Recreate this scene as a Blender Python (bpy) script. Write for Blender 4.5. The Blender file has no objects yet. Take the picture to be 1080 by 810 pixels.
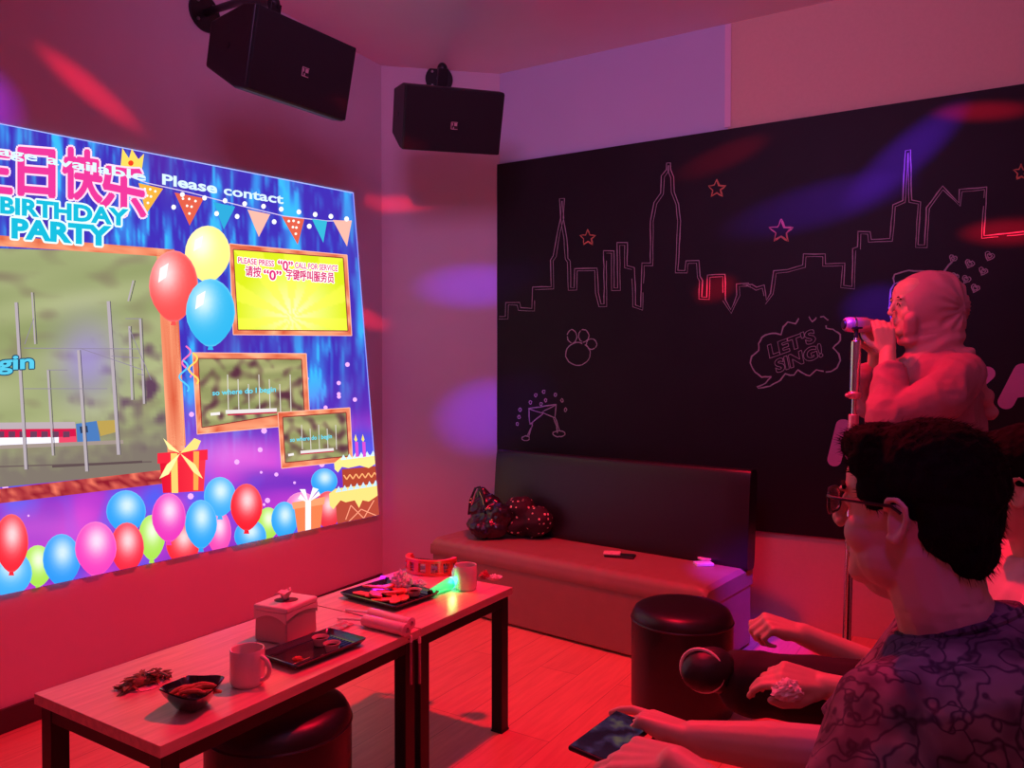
import bpy, bmesh, math, random
import numpy as np
from mathutils import Vector, Matrix, Euler, noise
random.seed(7); rng = np.random.RandomState(7)
PI = math.pi
SC = bpy.context.scene
COL = SC.collection

# ------------------------------------------------------------------ camera
F, H = 811.0, 1.33
PITCH = math.atan(13 / F)
cd = bpy.data.cameras.new('camera'); cam = bpy.data.objects.new('camera', cd); COL.objects.link(cam)
cd.sensor_width = 36; cd.lens = F / 1080 * 36; cd.clip_start = 0.02
cam.location = (0, 0, H); cam.rotation_euler = (PI / 2 - PITCH, 0, 0)
SC.camera = cam
SC.view_settings.view_transform = 'Standard'; SC.view_settings.look = 'None'
SC.view_settings.gamma = 1; SC.view_settings.exposure = 0.0; SC.view_settings.use_curve_mapping = False

# ------------------------------------------------------------------ world + lights
w = bpy.data.worlds.new('world'); SC.world = w; w.use_nodes = True
w.node_tree.nodes['Background'].inputs[0].default_value = (0.02, 0.004, 0.01, 1)
w.node_tree.nodes['Background'].inputs[1].default_value = 1.0

def lamp(name, kind, loc, target, color, power, size=0.1, angle=120, blend=0.3):
    d = bpy.data.lights.new(name, kind); d.color = color; d.energy = power
    if kind == 'AREA': d.shape = 'DISK'; d.size = size; d.spread = math.radians(angle)
    else: d.shadow_soft_size = size
    if kind == 'SPOT': d.spot_size = math.radians(angle); d.spot_blend = blend
    o = bpy.data.objects.new(name, d); COL.objects.link(o); o.location = loc
    if target is not None:
        o.rotation_euler = (Vector(target) - Vector(loc)).to_track_quat('-Z', 'Y').to_euler()
    return o

RED = (1.0, 0.004, 0.03); MAUVE = (0.85, 0.34, 1.0); PINK = (1.0, 0.20, 0.42); BLUE = (0.16, 0.02, 1.0); VIOLET = (0.35, 0.03, 1.0)
lamp('red_ceiling_spot', 'SPOT', (0.25, 2.95, 3.12), (-0.15, 2.5, 0), RED, 400, 0.07, 98, 0.55)
lamp('red_singer_spot', 'SPOT', (-0.1, 1.9, 3.0), (1.40, 2.65, 1.40), RED, 62, 0.07, 24, 0.7)
lamp('mauve_wall_fill', 'SPOT', (-0.3, 0.9, 2.8), (0.7, 4.2, 3.25), MAUVE, 112, 0.35, 112, 1.0)  # added fill spot, tints upper walls and ceiling mauve; no actual fixture
lamp('pink_fill', 'POINT', (0.3, 0.3, 2.7), None, PINK, 8, 0.3)  # added weak pink fill for the whole room, no lamp hangs here
# moving party beams: narrow coloured spots thrown from the party light under the ceiling
PARTY = Vector((0.85, 1.5, 3.0))
def beam(name, target, color, power, angle, asp=1.0, roll=0.0, src=PARTY):
    o = lamp(name, 'SPOT', src, target, color, power, 0.02, angle, 1.0)
    q = (Vector(target) - Vector(src)).to_track_quat('-Z', 'Y'); o.rotation_euler = (q.to_matrix() @ Matrix.Rotation(math.radians(roll), 3, 'Z')).to_euler(); o.scale = (1, asp, 1)
    return o
for nm, tg, c_, p_, an, asp, roll in (
    ('red_beam', (-.87, 4.60, 1.65), RED, 480, 6, .35, 0),
    ('red_beam', (1.13, 4.17, 2.48), RED, 450, 12, .3, 12), ('red_beam', (1.10, 4.17, 1.78), RED, 1300, 5, .6, 0), ('red_beam', (2.18, 3.58, 2.53), RED, 620, 11, .22, -6), ('red_beam', (2.28, 3.53, 1.96), RED, 1000, 10, .28, 0),
    ('blue_beam', (-.22, 4.83, 1.87), BLUE, 300, 14, .36, 0), ('blue_beam', (-.13, 4.84, 1.06), BLUE, 420, 12, .6, 0), ('blue_beam', (1.55, 3.94, 2.17), BLUE, 480, 22, .26, 6), ('blue_beam', (1.90, 3.75, 2.36), BLUE, 560, 17, .30, 38), ('blue_beam', (1.15, 3.60, .25), BLUE, 900, 12, .7, 0),
    ('violet_beam', (-2.0, 2.6, 2.28), VIOLET, 420, 14, .6, 0), ('violet_beam', (1.02, 3.62, .40), VIOLET, 400, 8, .8, 0), ('blue_beam', (1.80, 3.80, 1.64), BLUE, 700, 8, .6, 0)):
    beam(nm, tg, c_, p_, an, asp, roll)
LEFT_PARTY = Vector((-.3, .5, 2.6))
beam('red_beam', (-1.70, 3.12, 2.47), RED, 330, 9.5, .26, -28, LEFT_PARTY); beam('red_beam', (-.73, 4.74, 2.36), RED, 520, 9, .2, 4, LEFT_PARTY)
beam('violet_neck_beam', (.56, 1.02, 1.02), VIOLET, 14, 13, .8, 0, Vector((.2, .2, 2.6)))

# ------------------------------------------------------------------ pixel helpers (1080 x 810 frame)
def ray(px, py):
    v = Vector(((px - 540) / F, -(py - 405) / F, -1))
    return Matrix.Rotation(PI / 2 - PITCH, 3, 'X') @ v
def at(px, py, Y):
    r = ray(px, py); t = Y / r.y
    return Vector((r.x * t, Y, H + r.z * t))
def atz(px, py, z):
    r = ray(px, py); t = (z - H) / r.z
    return Vector((r.x * t, r.y * t, z))
def on_plane(px, py, p0, n):
    r = ray(px, py); o = Vector((0, 0, H)); t = (p0 - o).dot(n) / r.dot(n)
    return o + r * t

# ------------------------------------------------------------------ materials
MATS = {}
def mat(name, col, rough=0.6, metal=0.0, var=0.0, scale=20.0, bump=0.0, spec=0.5, emit=None, estr=1.0, trans=0.0, alpha=1.0, coat=0.0, stretch=None):
    if name in MATS: return MATS[name]
    m = bpy.data.materials.new(name); m.use_nodes = True; nt = m.node_tree; b = nt.nodes['Principled BSDF']
    b.inputs['Base Color'].default_value = (*col, 1); b.inputs['Roughness'].default_value = rough
    b.inputs['Metallic'].default_value = metal; b.inputs['Specular IOR Level'].default_value = spec
    b.inputs['Transmission Weight'].default_value = trans; b.inputs['Alpha'].default_value = alpha
    b.inputs['Coat Weight'].default_value = coat
    if emit: b.inputs['Emission Color'].default_value = (*emit, 1); b.inputs['Emission Strength'].default_value = estr
    if var or bump:
        tc = nt.nodes.new('ShaderNodeTexCoord'); mp = nt.nodes.new('ShaderNodeMapping'); nz = nt.nodes.new('ShaderNodeTexNoise')
        nt.links.new(tc.outputs['Object'], mp.inputs[0]); nt.links.new(mp.outputs[0], nz.inputs['Vector'])
        if stretch: mp.inputs['Scale'].default_value = stretch
        nz.inputs['Scale'].default_value = scale; nz.inputs['Detail'].default_value = 4
        if var:
            mr = nt.nodes.new('ShaderNodeMix'); mr.data_type = 'RGBA'
            mr.inputs['A'].default_value = (*[c * (1 - var) for c in col], 1); mr.inputs['B'].default_value = (*[min(1, c * (1 + var)) for c in col], 1)
            nt.links.new(nz.outputs['Fac'], mr.inputs['Factor']); nt.links.new(mr.outputs['Result'], b.inputs['Base Color'])
        if bump:
            bp = nt.nodes.new('ShaderNodeBump'); bp.inputs['Strength'].default_value = bump; bp.inputs['Distance'].default_value = 0.004
            nt.links.new(nz.outputs['Fac'], bp.inputs['Height']); nt.links.new(bp.outputs[0], b.inputs['Normal'])
    MATS[name] = m
    return m

def wood_mat(name, c1, c2, angle, plank=None, rough=0.4):
    m = bpy.data.materials.new(name); m.use_nodes = True; nt = m.node_tree; b = nt.nodes['Principled BSDF']
    tc = nt.nodes.new('ShaderNodeTexCoord'); mp = nt.nodes.new('ShaderNodeMapping'); mp.inputs['Rotation'].default_value[2] = -angle
    nt.links.new(tc.outputs['Object'], mp.inputs[0])
    mp2 = nt.nodes.new('ShaderNodeMapping'); mp2.inputs['Scale'].default_value = (1.2, 14, 14); nt.links.new(mp.outputs[0], mp2.inputs[0])
    nz = nt.nodes.new('ShaderNodeTexNoise'); nz.inputs['Scale'].default_value = 4; nz.inputs['Detail'].default_value = 6; nz.inputs['Distortion'].default_value = 0.6
    nt.links.new(mp2.outputs[0], nz.inputs['Vector'])
    cr = nt.nodes.new('ShaderNodeValToRGB'); cr.color_ramp.elements[0].position = 0.32; cr.color_ramp.elements[1].position = 0.7
    cr.color_ramp.elements[0].color = (*c2, 1); cr.color_ramp.elements[1].color = (*c1, 1)
    nt.links.new(nz.outputs['Fac'], cr.inputs[0]); out = cr.outputs[0]
    if plank:
        bk = nt.nodes.new('ShaderNodeTexBrick'); bk.inputs['Scale'].default_value = 1.0
        bk.inputs['Brick Width'].default_value = plank[0]; bk.inputs['Row Height'].default_value = plank[1]; bk.inputs['Mortar Size'].default_value = 0.0018
        bk.inputs['Color1'].default_value = (1, 1, 1, 1); bk.inputs['Color2'].default_value = (0.9, 0.9, 0.9, 1); bk.inputs['Mortar'].default_value = (0.6, 0.55, 0.55, 1)
        nt.links.new(mp.outputs[0], bk.inputs['Vector'])
        mx = nt.nodes.new('ShaderNodeMix'); mx.data_type = 'RGBA'; mx.blend_type = 'MULTIPLY'; mx.inputs['Factor'].default_value = 1
        nt.links.new(out, mx.inputs['A']); nt.links.new(bk.outputs[0], mx.inputs['B']); out = mx.outputs['Result']
    nt.links.new(out, b.inputs['Base Color']); b.inputs['Roughness'].default_value = rough
    MATS[name] = m
    return m

# ------------------------------------------------------------------ mesh builder
def frame(d, up=Vector((0, 0, 1))):
    z = Vector(d).normalized(); u = Vector(up)
    if abs(z.dot(u.normalized())) > 0.98: u = Vector((0, 1, 0)) if abs(z.y) < 0.9 else Vector((1, 0, 0))
    x = u.cross(z).normalized(); y = z.cross(x)
    return Matrix((x, y, z)).transposed()

def displace(me, fn):
    cn = [(v.co.copy(), v.normal.copy()) for v in me.vertices]
    flat = np.array([tuple(c + fn(c, n_)) for c, n_ in cn], dtype=np.float32).ravel()
    me.vertices.foreach_set('co', flat); me.update()

class MB:
    def __init__(s): s.v = []; s.f = []
    def add(s, vs, fs):
        n = len(s.v); s.v += [Vector(v) for v in vs]; s.f += [[i + n for i in f] for f in fs]; return s
    def box(s, c, size, M=None, taper=1.0):
        c = Vector(c); M = M or Matrix.Identity(3); vs = []
        for z in (-.5, .5):
            for x, y in ((-.5, -.5), (.5, -.5), (.5, .5), (-.5, .5)):
                k = taper if z > 0 else 1
                vs.append(c + M @ Vector((x * size[0] * k, y * size[1] * k, z * size[2])))
        return s.add(vs, [(3, 2, 1, 0), (4, 5, 6, 7), (0, 1, 5, 4), (1, 2, 6, 5), (2, 3, 7, 6), (3, 0, 4, 7)])
    def cone(s, p0, p1, r0, r1, seg=20, cap=True):
        p0, p1 = Vector(p0), Vector(p1); M = frame(p1 - p0); vs = []
        for p, r in ((p0, r0), (p1, r1)):
            for i in range(seg):
                a = 2 * PI * i / seg; vs.append(p + M @ Vector((math.cos(a) * r, math.sin(a) * r, 0)))
        fs = [(i, (i + 1) % seg, seg + (i + 1) % seg, seg + i) for i in range(seg)]
        if cap: fs += [tuple(range(seg - 1, -1, -1)), tuple(range(seg, 2 * seg))]
        return s.add(vs, fs)
    def ell(s, c, r, M=None, seg=16, rings=10):
        c = Vector(c); M = M or Matrix.Identity(3)
        if not hasattr(r, '__len__'): r = (r, r, r)
        vs = [c + M @ Vector((0, 0, -r[2]))]
        for j in range(1, rings):
            t = -PI / 2 + PI * j / rings
            for i in range(seg):
                a = 2 * PI * i / seg
                vs.append(c + M @ Vector((r[0] * math.cos(t) * math.cos(a), r[1] * math.cos(t) * math.sin(a), r[2] * math.sin(t))))
        vs.append(c + M @ Vector((0, 0, r[2]))); fs = []
        for i in range(seg): fs.append((0, 1 + (i + 1) % seg, 1 + i))
        for j in range(rings - 2):
            for i in range(seg):
                a = 1 + j * seg; fs.append((a + i, a + (i + 1) % seg, a + seg + (i + 1) % seg, a + seg + i))
        a = 1 + (rings - 2) * seg; n = len(vs) - 1
        for i in range(seg): fs.append((a + i, a + (i + 1) % seg, n))
        return s.add(vs, fs)
    def cap(s, p0, p1, r0, r1, seg=14):
        s.cone(p0, p1, r0, r1, seg); s.ell(p0, r0, seg=seg, rings=8); s.ell(p1, r1, seg=seg, rings=8); return s
    def chain(s, pts, rs):
        for i in range(len(pts) - 1): s.cap(pts[i], pts[i + 1], rs[i], rs[i + 1])
        return s
    def tube(s, pts, r, seg=8):          # smooth sweep with capped ends
        pts = [Vector(p) for p in pts]; n = len(pts); rs = r if hasattr(r, '__len__') else [r] * n; vs = []; up = Vector((0, 0, 1))
        for i, p in enumerate(pts):
            d = (pts[min(i + 1, n - 1)] - pts[max(i - 1, 0)]); M = frame(d, up); up = M.col[1]
            for k in range(seg):
                a = 2 * PI * k / seg; vs.append(p + M @ Vector((math.cos(a) * rs[i], math.sin(a) * rs[i], 0)))
        fs = []
        for i in range(n - 1):
            for k in range(seg): fs.append((i * seg + k, i * seg + (k + 1) % seg, (i + 1) * seg + (k + 1) % seg, (i + 1) * seg + k))
        fs += [tuple(range(seg - 1, -1, -1)), tuple(range((n - 1) * seg, n * seg))]
        return s.add(vs, fs)
    def lathe(s, prof, c=(0, 0, 0), seg=40, M=None):
        c = Vector(c); M = M or Matrix.Identity(3); vs = []; n = len(prof)
        for r, z in prof:
            for i in range(seg):
                a = 2 * PI * i / seg; vs.append(c + M @ Vector((r * math.cos(a), r * math.sin(a), z)))
        fs = []
        for j in range(n - 1):
            for i in range(seg): fs.append((j * seg + i, j * seg + (i + 1) % seg, (j + 1) * seg + (i + 1) % seg, (j + 1) * seg + i))
        if prof[0][0] > 1e-5: fs.append(tuple(range(seg - 1, -1, -1)))
        if prof[-1][0] > 1e-5: fs.append(tuple(range((n - 1) * seg, n * seg)))
        return s.add(vs, fs)
    def loft(s, rings, closed=True):     # rings: lists of equally many points
        n = len(rings[0]); vs = [p for r in rings for p in r]; fs = []
        for j in range(len(rings) - 1):
            for i in range(n): fs.append((j * n + i, j * n + (i + 1) % n, (j + 1) * n + (i + 1) % n, (j + 1) * n + i))
        if closed: fs += [tuple(range(n - 1, -1, -1)), tuple(range((len(rings) - 1) * n, len(rings) * n))]
        return s.add(vs, fs)
    def prism(s, poly, z0, z1, c=(0, 0, 0), M=None):
        c = Vector(c); M = M or Matrix.Identity(3); n = len(poly)
        vs = [c + M @ Vector((x, y, z0)) for x, y in poly] + [c + M @ Vector((x, y, z1)) for x, y in poly]
        return s.add(vs, [tuple(range(n - 1, -1, -1)), tuple(range(n, 2 * n))] + [(i, (i + 1) % n, n + (i + 1) % n, n + i) for i in range(n)])
    def build(s, name, m, parent=None, origin=None, smooth=True, bevel=0, voxel=0, smth=0, sub=0, disp=0, dscale=30):
        me = bpy.data.meshes.new(name)
        org = parent_world(parent) if parent is not None else (Vector(origin) if origin is not None else centre_base(s.v))
        me.from_pydata([tuple(v - org) for v in s.v], [], s.f); me.update()
        bm = bmesh.new(); bm.from_mesh(me)
        bmesh.ops.remove_doubles(bm, verts=bm.verts, dist=1e-6) if not voxel else None
        bmesh.ops.recalc_face_normals(bm, faces=bm.faces) if not voxel else None
        bm.to_mesh(me); bm.free()
        o = bpy.data.objects.new(name, me); COL.objects.link(o)
        if voxel:
            r = o.modifiers.new('r', 'REMESH'); r.mode = 'VOXEL'; r.voxel_size = voxel; r.use_smooth_shade = True
        if smth:
            q = o.modifiers.new('s', 'SMOOTH'); q.factor = 0.5; q.iterations = smth
        if voxel or smth:
            dg = bpy.context.evaluated_depsgraph_get(); me2 = bpy.data.meshes.new_from_object(o.evaluated_get(dg)); o.modifiers.clear(); o.data = me2; me = me2; me.name = name
        if disp:
            displace(me, lambda c, n_: n_ * disp * (noise.noise(c * dscale) + 0.5 * noise.noise(c * dscale * 2.3)))
        me.materials.clear(); me.materials.append(m)
        if smooth:
            for p in me.polygons: p.use_smooth = True
            if not voxel: me.set_sharp_from_angle(angle=math.radians(40))
        if bevel:
            b = o.modifiers.new('b', 'BEVEL'); b.width = bevel; b.segments = 3; b.limit_method = 'ANGLE'; b.angle_limit = math.radians(40)
        if sub:
            q = o.modifiers.new('sub', 'SUBSURF'); q.levels = sub; q.render_levels = sub
        if parent is not None: o.parent = parent
        else: o.location = org
        return o

WORLD = {}
def centre_base(vs):
    return Vector((sum(v.x for v in vs) / len(vs), sum(v.y for v in vs) / len(vs), min(v.z for v in vs)))
def parent_world(o):
    p = Vector((0, 0, 0))
    while o is not None: p = p + o.location; o = o.parent
    return p
def tag(o, label, cat, group=None):
    o['label'] = label; o['category'] = cat
    if group: o['group'] = group
    return o
def plabel(o, t): o['label'] = t; return o
def thing(name, label, cat, loc, group=None):
    o = bpy.data.objects.new(name, None); COL.objects.link(o); o.location = loc; o.empty_display_size = 0.05
    return tag(o, label, cat, group)
def struct(o): o['kind'] = 'structure'; return o
def rotm(a, b, c): return (Matrix.Rotation(a, 3, 'Z') @ Matrix.Rotation(b, 3, 'X') @ Matrix.Rotation(c, 3, 'Y'))

# ------------------------------------------------------------------ room
A = Vector((-0.799, 4.73, 0)); B = Vector((-0.078, 4.86, 0)); CEIL = 3.2
dL = Vector((-0.562, -1, 0)).normalized(); dM = Vector((1.778, -1, 0)).normalized()
nL = Vector((-dL.y, dL.x, 0)) * 1.0
if nL.dot(Vector((0, 2, 0)) - A) < 0: nL = -nL
nM = Vector((-dM.y, dM.x, 0))
if nM.dot(Vector((0, 2, 0)) - B) < 0: nM = -nM
L0 = A + dL * 6.6; M1 = B + dM * 4.0; R1 = M1 + nM * 4.6
wall_paint = mat('pale_wall_paint', (0.62, 0.52, 0.58), 0.75, var=0.05, scale=3, bump=0.05)
lav = mat('lavender_wall_paint', (0.52, 0.48, 0.66), 0.75, var=0.04, scale=3, bump=0.05)
peach = mat('peach_wall_paint', (0.68, 0.44, 0.34), 0.8, var=0.05, scale=60, bump=0.1)
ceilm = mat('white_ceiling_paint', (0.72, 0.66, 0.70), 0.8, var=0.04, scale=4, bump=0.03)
def wall(name, p, q, m, z0=0, z1=CEIL, n=None, th=0.08):
    c = Vector((0, 2, 0)); d = (q - p).normalized(); nn = Vector((-d.y, d.x, 0))
    if nn.dot(c - p) > 0: nn = -nn
    vs = [];
    for z in (z0, z1):
        for P in (p, q, q + nn * th, p + nn * th): vs.append(Vector((P.x, P.y, z)))
    return struct(MB().add(vs, [(3, 2, 1, 0), (4, 5, 6, 7), (0, 1, 5, 4), (1, 2, 6, 5), (2, 3, 7, 6), (3, 0, 4, 7)]).build(name, m, smooth=False))
wall('wall_left', L0, A, wall_paint)
wall('wall_corner', A, B, wall_paint)
TRIM = on_plane(768, 80, B, nM); ts = (TRIM - B).dot(dM)
wall('wall_back', B, B + dM * ts, lav)
wall('wall_right', B + dM * ts, M1, peach)
wall('wall_far_right', M1, R1, wall_paint)
wall('wall_behind', R1, L0, wall_paint)
fl = wood_mat('wood_laminate_floor', (0.82, 0.37, 0.24), (0.70, 0.30, 0.19), math.atan2(0.85, 0.527), (1.2, 0.19), 0.38)
hull = [L0, A, B, M1, R1]
def slab(name, z0, z1, m):
    pts = [(p + (p - Vector((0, 2, 0))).normalized() * 0.1) for p in hull]
    return struct(MB().prism([(p.x, p.y) for p in pts], z0, z1).build(name, m, smooth=False, origin=(0, 0, z0)))
slab('floor', -0.08, 0, fl); slab('ceiling', CEIL, CEIL + 0.08, ceilm)
skirt = mat('dark_skirting', (0.05, 0.03, 0.03), 0.5, var=0.1)
def skirting(name, p, q, n):
    d = (q - p).normalized(); M = Matrix((d, n, Vector((0, 0, 1)))).transposed()
    return struct(MB().box((p + q) / 2 + n * 0.007 + Vector((0, 0, 0.045)), ((q - p).length - 0.03, 0.014, 0.09), M).build(name, skirt, smooth=False, bevel=0.002))
skirting('baseboard_left', L0, A, nL)
# vertical joint strip between the two paints above the mural
Mw = Matrix((dM, nM, Vector((0, 0, 1)))).transposed()
struct(MB().box(B + dM * ts + nM * 0.004 + Vector((0, 0, (2.64 + CEIL) / 2)), (0.032, 0.008, CEIL - 2.65), Mw).build('trim_1', mat('pink_trim_strip', (0.75, 0.5, 0.62), 0.6, var=0.03), smooth=False))

# ------------------------------------------------------------------ projected picture on the left wall
def wall_pt(px, py, off): return on_plane(px, py, A + nL * off, nL)
QUAD = [(-150, 100.6), (373, 203), (400, 543), (-150, 659.9)]
def clip(poly, quad=QUAD):
    out = [tuple(p) for p in poly]
    for i in range(4):
        a, b = quad[i], quad[(i + 1) % 4]; inp = out; out = []
        ins = lambda p: (b[0] - a[0]) * (p[1] - a[1]) - (b[1] - a[1]) * (p[0] - a[0]) >= -1e-6
        for k in range(len(inp)):
            p, q = inp[k - 1], inp[k]; ip, iq = ins(p), ins(q)
            if ip != iq:
                d1 = (b[0] - a[0]) * (p[1] - a[1]) - (b[1] - a[1]) * (p[0] - a[0]); d2 = (b[0] - a[0]) * (q[1] - a[1]) - (b[1] - a[1]) * (q[0] - a[0])
                t = d1 / (d1 - d2); out.append((p[0] + (q[0] - p[0]) * t, p[1] + (q[1] - p[1]) * t))
            if iq: out.append(q)
        if not out: return []
    return out
def lin(c): return tuple((x / 12.92 if x <= 0.04045 else ((x + 0.055) / 1.055) ** 2.4) for x in c)
def rgb(h): return tuple(int(h[i:i + 2], 16) / 255 for i in (0, 2, 4))
scr = bpy.data.materials.new('projected_light'); scr.use_nodes = True; nt = scr.node_tree
for n in list(nt.nodes): nt.nodes.remove(n)
oo = nt.nodes.new('ShaderNodeOutputMaterial'); em = nt.nodes.new('ShaderNodeEmission'); ca = nt.nodes.new('ShaderNodeVertexColor'); ca.layer_name = 'Col'
nt.links.new(ca.outputs[0], em.inputs[0]); nt.links.new(em.outputs[0], oo.inputs[0]); em.inputs[1].default_value = 1.15
screen = thing('projected_screen', 'bright projected birthday party karaoke picture on the left wall', 'screen', wall_pt(180, 400, 0))
def art(name, polys, layer, label=None, parent=screen, doclip=True):
    """polys: list of (points in px, colour or function(x,y)->srgb)"""
    vs, fs, cs = [], [], []; prev = None; k_ = -1
    for pts, c in polys:
        pts = clip(pts) if doclip else pts
        if len(pts) < 3: continue
        if c is not prev and c != prev: k_ += 1; prev = c
        n = len(vs); off = 0.002 + 0.0006 * layer + min(k_, 18) * 0.00003
        for p in pts:
            vs.append(wall_pt(p[0], p[1], off)); cc = c(*p) if callable(c) else c; cs.append((*lin(cc[:3]), 1))
        fs.append(tuple(range(n, n + len(pts))))
    mb = MB(); mb.add(vs, fs)
    me = bpy.data.meshes.new(name); org = parent_world(parent)
    me.from_pydata([tuple(v - org) for v in mb.v], [], mb.f); at_ = me.color_attributes.new('Col', 'FLOAT_COLOR', 'POINT')
    at_.data.foreach_set('color', np.array(cs, dtype=np.float32).ravel()); me.materials.append(scr)
    o = bpy.data.objects.new(name, me); COL.objects.link(o); o.parent = parent
    if label: o['label'] = label
    return o
def grid(x0, x1, y0f, y1f, nx, ny, fn):
    out = []
    P = lambda i, j: (x0 + (x1 - x0) * i / nx, None)
    for i in range(nx):
        xa, xb = x0 + (x1 - x0) * i / nx, x0 + (x1 - x0) * (i + 1) / nx
        for j in range(ny):
            pa = [(xa, y0f(xa) + (y1f(xa) - y0f(xa)) * j / ny), (xb, y0f(xb) + (y1f(xb) - y0f(xb)) * j / ny),
                  (xb, y0f(xb) + (y1f(xb) - y0f(xb)) * (j + 1) / ny), (xa, y0f(xa) + (y1f(xa) - y0f(xa)) * (j + 1) / ny)]
            out.append((pa, fn))
    return out
def mixc(a, b, t): t = max(0, min(1, t)); return tuple(a[i] * (1 - t) + b[i] * t for i in range(3))
def nz(x, y, z=0): return noise.noise(Vector((x, y, z)))
# backdrop: blue curtain of light above, violet swirl below
SP = [(rng.uniform(-20, 395), rng.uniform(380, 560), rng.uniform(1.2, 3.4)) for _ in range(70)]
def back(x, y):
    yr = (y - (130 + 0.196 * x)) / ((628 - 0.2125 * x) - (130 + 0.196 * x))
    st = max(0, nz(x * 0.075, y * 0.006, 3) * 2.6 + 0.05) * (0.75 + 0.9 * nz(x * 0.02, y * 0.03, 9))
    fine = max(0, nz(x * 0.33, y * 0.045, 5) - .05) * 1.9 * (0.5 + st)
    up = mixc(rgb('3422b0'), rgb('30b4ff'), st * .9 + fine)
    up = mixc(up, rgb('4a1a9c'), max(0, nz(x * 0.02, y * 0.01, 17)) * 1.2)
    sw = 0.5 + 0.5 * math.sin(y * 0.09 + x * 0.03 + 3 * nz(x * 0.01, y * 0.02, 1))
    lo = mixc(rgb('6a22b8'), rgb('c02fc8'), sw * 0.9 + nz(x * 0.02, y * 0.05, 6) * 0.5)
    lo = mixc(lo, rgb('4a50e8'), max(0, nz(x * 0.03, y * 0.02, 12)) * 1.6)
    c = mixc(up, lo, (yr - 0.55) * 4)
    g = math.exp(-((x - 240) ** 2 / 3500 + (y - 480) ** 2 / 500)); c = mixc(c, rgb('ff7be8'), g * 0.6)
    g = math.exp(-((x - 40) ** 2 / 5500 + (y - 555) ** 2 / 600)); c = mixc(c, rgb('f060d8'), g * 0.5)
    return mixc(c, (1, 1, 1), 0.06)
art('backdrop', grid(-150, 400, lambda x: 90 + 0.1 * x, lambda x: 665 - 0.2 * x, 230, 110, back), 0, 'blue and violet glittering curtain background')
def disc(cx, cy, rx, ry, c, n=22, rot=0.0):
    return [([(cx + rx * math.cos(a) * math.cos(rot) - ry * math.sin(a) * math.sin(rot), cy + rx * math.cos(a) * math.sin(rot) + ry * math.sin(a) * math.cos(rot)) for a in [2 * PI * i / n for i in range(n)]], c)]
art('sparkles', [q for x, y, r in SP for q in disc(x, y, r, r, rgb('f0b0ff'), 8)], 1)['kind'] = 'stuff'
def line(p, q, wd, c):
    d = Vector((q[0] - p[0], q[1] - p[1])); L = d.length or 1; n = Vector((-d.y, d.x)) / L * wd / 2
    return [([(p[0] + n.x, p[1] + n.y), (q[0] + n.x, q[1] + n.y), (q[0] - n.x, q[1] - n.y), (p[0] - n.x, p[1] - n.y)], c)]
# video of the hillside with the train
def hill(x, y):
    g = mixc(rgb('8f9866'), rgb('acb282'), 0.5 + 0.9 * nz(x * 0.008 + y * 0.02, y * 0.03, 4))
    g = mixc(g, rgb('7c6a5c'), max(0, nz(x * 0.03, y * 0.06, 8) - 0.12) * 1.0)
    if y > 350: g = mixc(g, rgb('5f4058'), max(0, nz(x * 0.06, y * 0.06, 2) + 0.1 - abs(x - 150) / 130) * 2.0)
    g = mixc(g, rgb('9a86d8'), 0.75 * math.exp(-((x - 92) ** 2 / 900 + (y - 380) ** 2 / 1600)))
    g = mixc(g, rgb('7d7268'), (y - 452 + 0.15 * x) / 50 + 0.4 * nz(x * 0.1, y * 0.1))
    return g
def inq(poly): return lambda: poly
V = [(-150, 258), (165, 268), (172, 325), (179, 470), (168, 496), (-150, 539)]
def vx(y): return 165 + (y - 268) * 0.05 if y < 470 else 178
art('video_picture', [(p, c) for p, c in grid(-150, 178, lambda x: 262 + 0.03 * x, lambda x: 514 - 0.1 * x, 90, 70, hill)], 2, 'green hillside railway video in the big frame')
tr = []
tr += [([(-150, 447), (79, 445), (80, 452), (-150, 454)], rgb('b8a8b0')), ([(-150, 454), (80, 452), (81, 468), (-150, 474)], rgb('d01848')), ([(-150, 463), (62, 461), (62, 469), (-150, 473)], rgb('f4f0ff')), ([(62, 461), (80, 460), (81, 466), (62, 468)], rgb('e84868'))]
for k in range(12): tr += [([(x, 455), (x + 7, 455), (x + 7, 461), (x, 461.4)], rgb('6a3a58')) for x in [-60 + k * 11.5]]
tr += [([(80, 447), (102, 444), (106, 466), (82, 470)], rgb('4a78b8')), ([(84, 450), (92, 449), (93, 456), (85, 457)], rgb('283858')), ([(102, 444), (124, 443), (125, 455), (106, 460)], rgb('b89c50'))]
tr += line((-150, 478), (130, 466), 4, rgb('a09088')) + line((-150, 497), (160, 487), 1.5, rgb('6a5a58')) + line((55, 492), (150, 487), 2.5, rgb('5c4a4c'))
art('train_picture', tr, 3, 'red and white train in the video')
P = lambda x, y: (x / 2.383, 300 + y / 2.383)
pl = []
for a, b, wd in (((40, 45), (65, 465), 3), ((80, 20), (88, 150), 1.6), ((120, 215), (133, 430), 2), ((197, 165), (218, 470), 3), ((272, 42), (298, 428), 3.4), ((325, 105), (332, 290), 2.2), ((352, 85), (362, 300), 2.2), ((335, -10), (322, 42), 1.6)):
    pl += line(P(*a), P(*b), wd, rgb('b4a8b0')) + line(P(a[0] + 5, a[1]), P(b[0] + 5, b[1]), 0.8, rgb('504858'))
for a, b in (((60, 160), (350, 162)), ((200, 160), (360, 215)), ((280, 180), (350, 185)), ((325, 110), (380, 240)), ((60, 262), (270, 262)), ((315, 86), (355, 86)), ((85, 85), (62, 150)), ((120, 215), (170, 215)), ((345, 225), (362, 228))):
    pl += line(P(*a), P(*b), 0.7, rgb('8c8098'))
art('mast_picture', pl, 4, 'thin railway masts and wires in the video')
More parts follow.
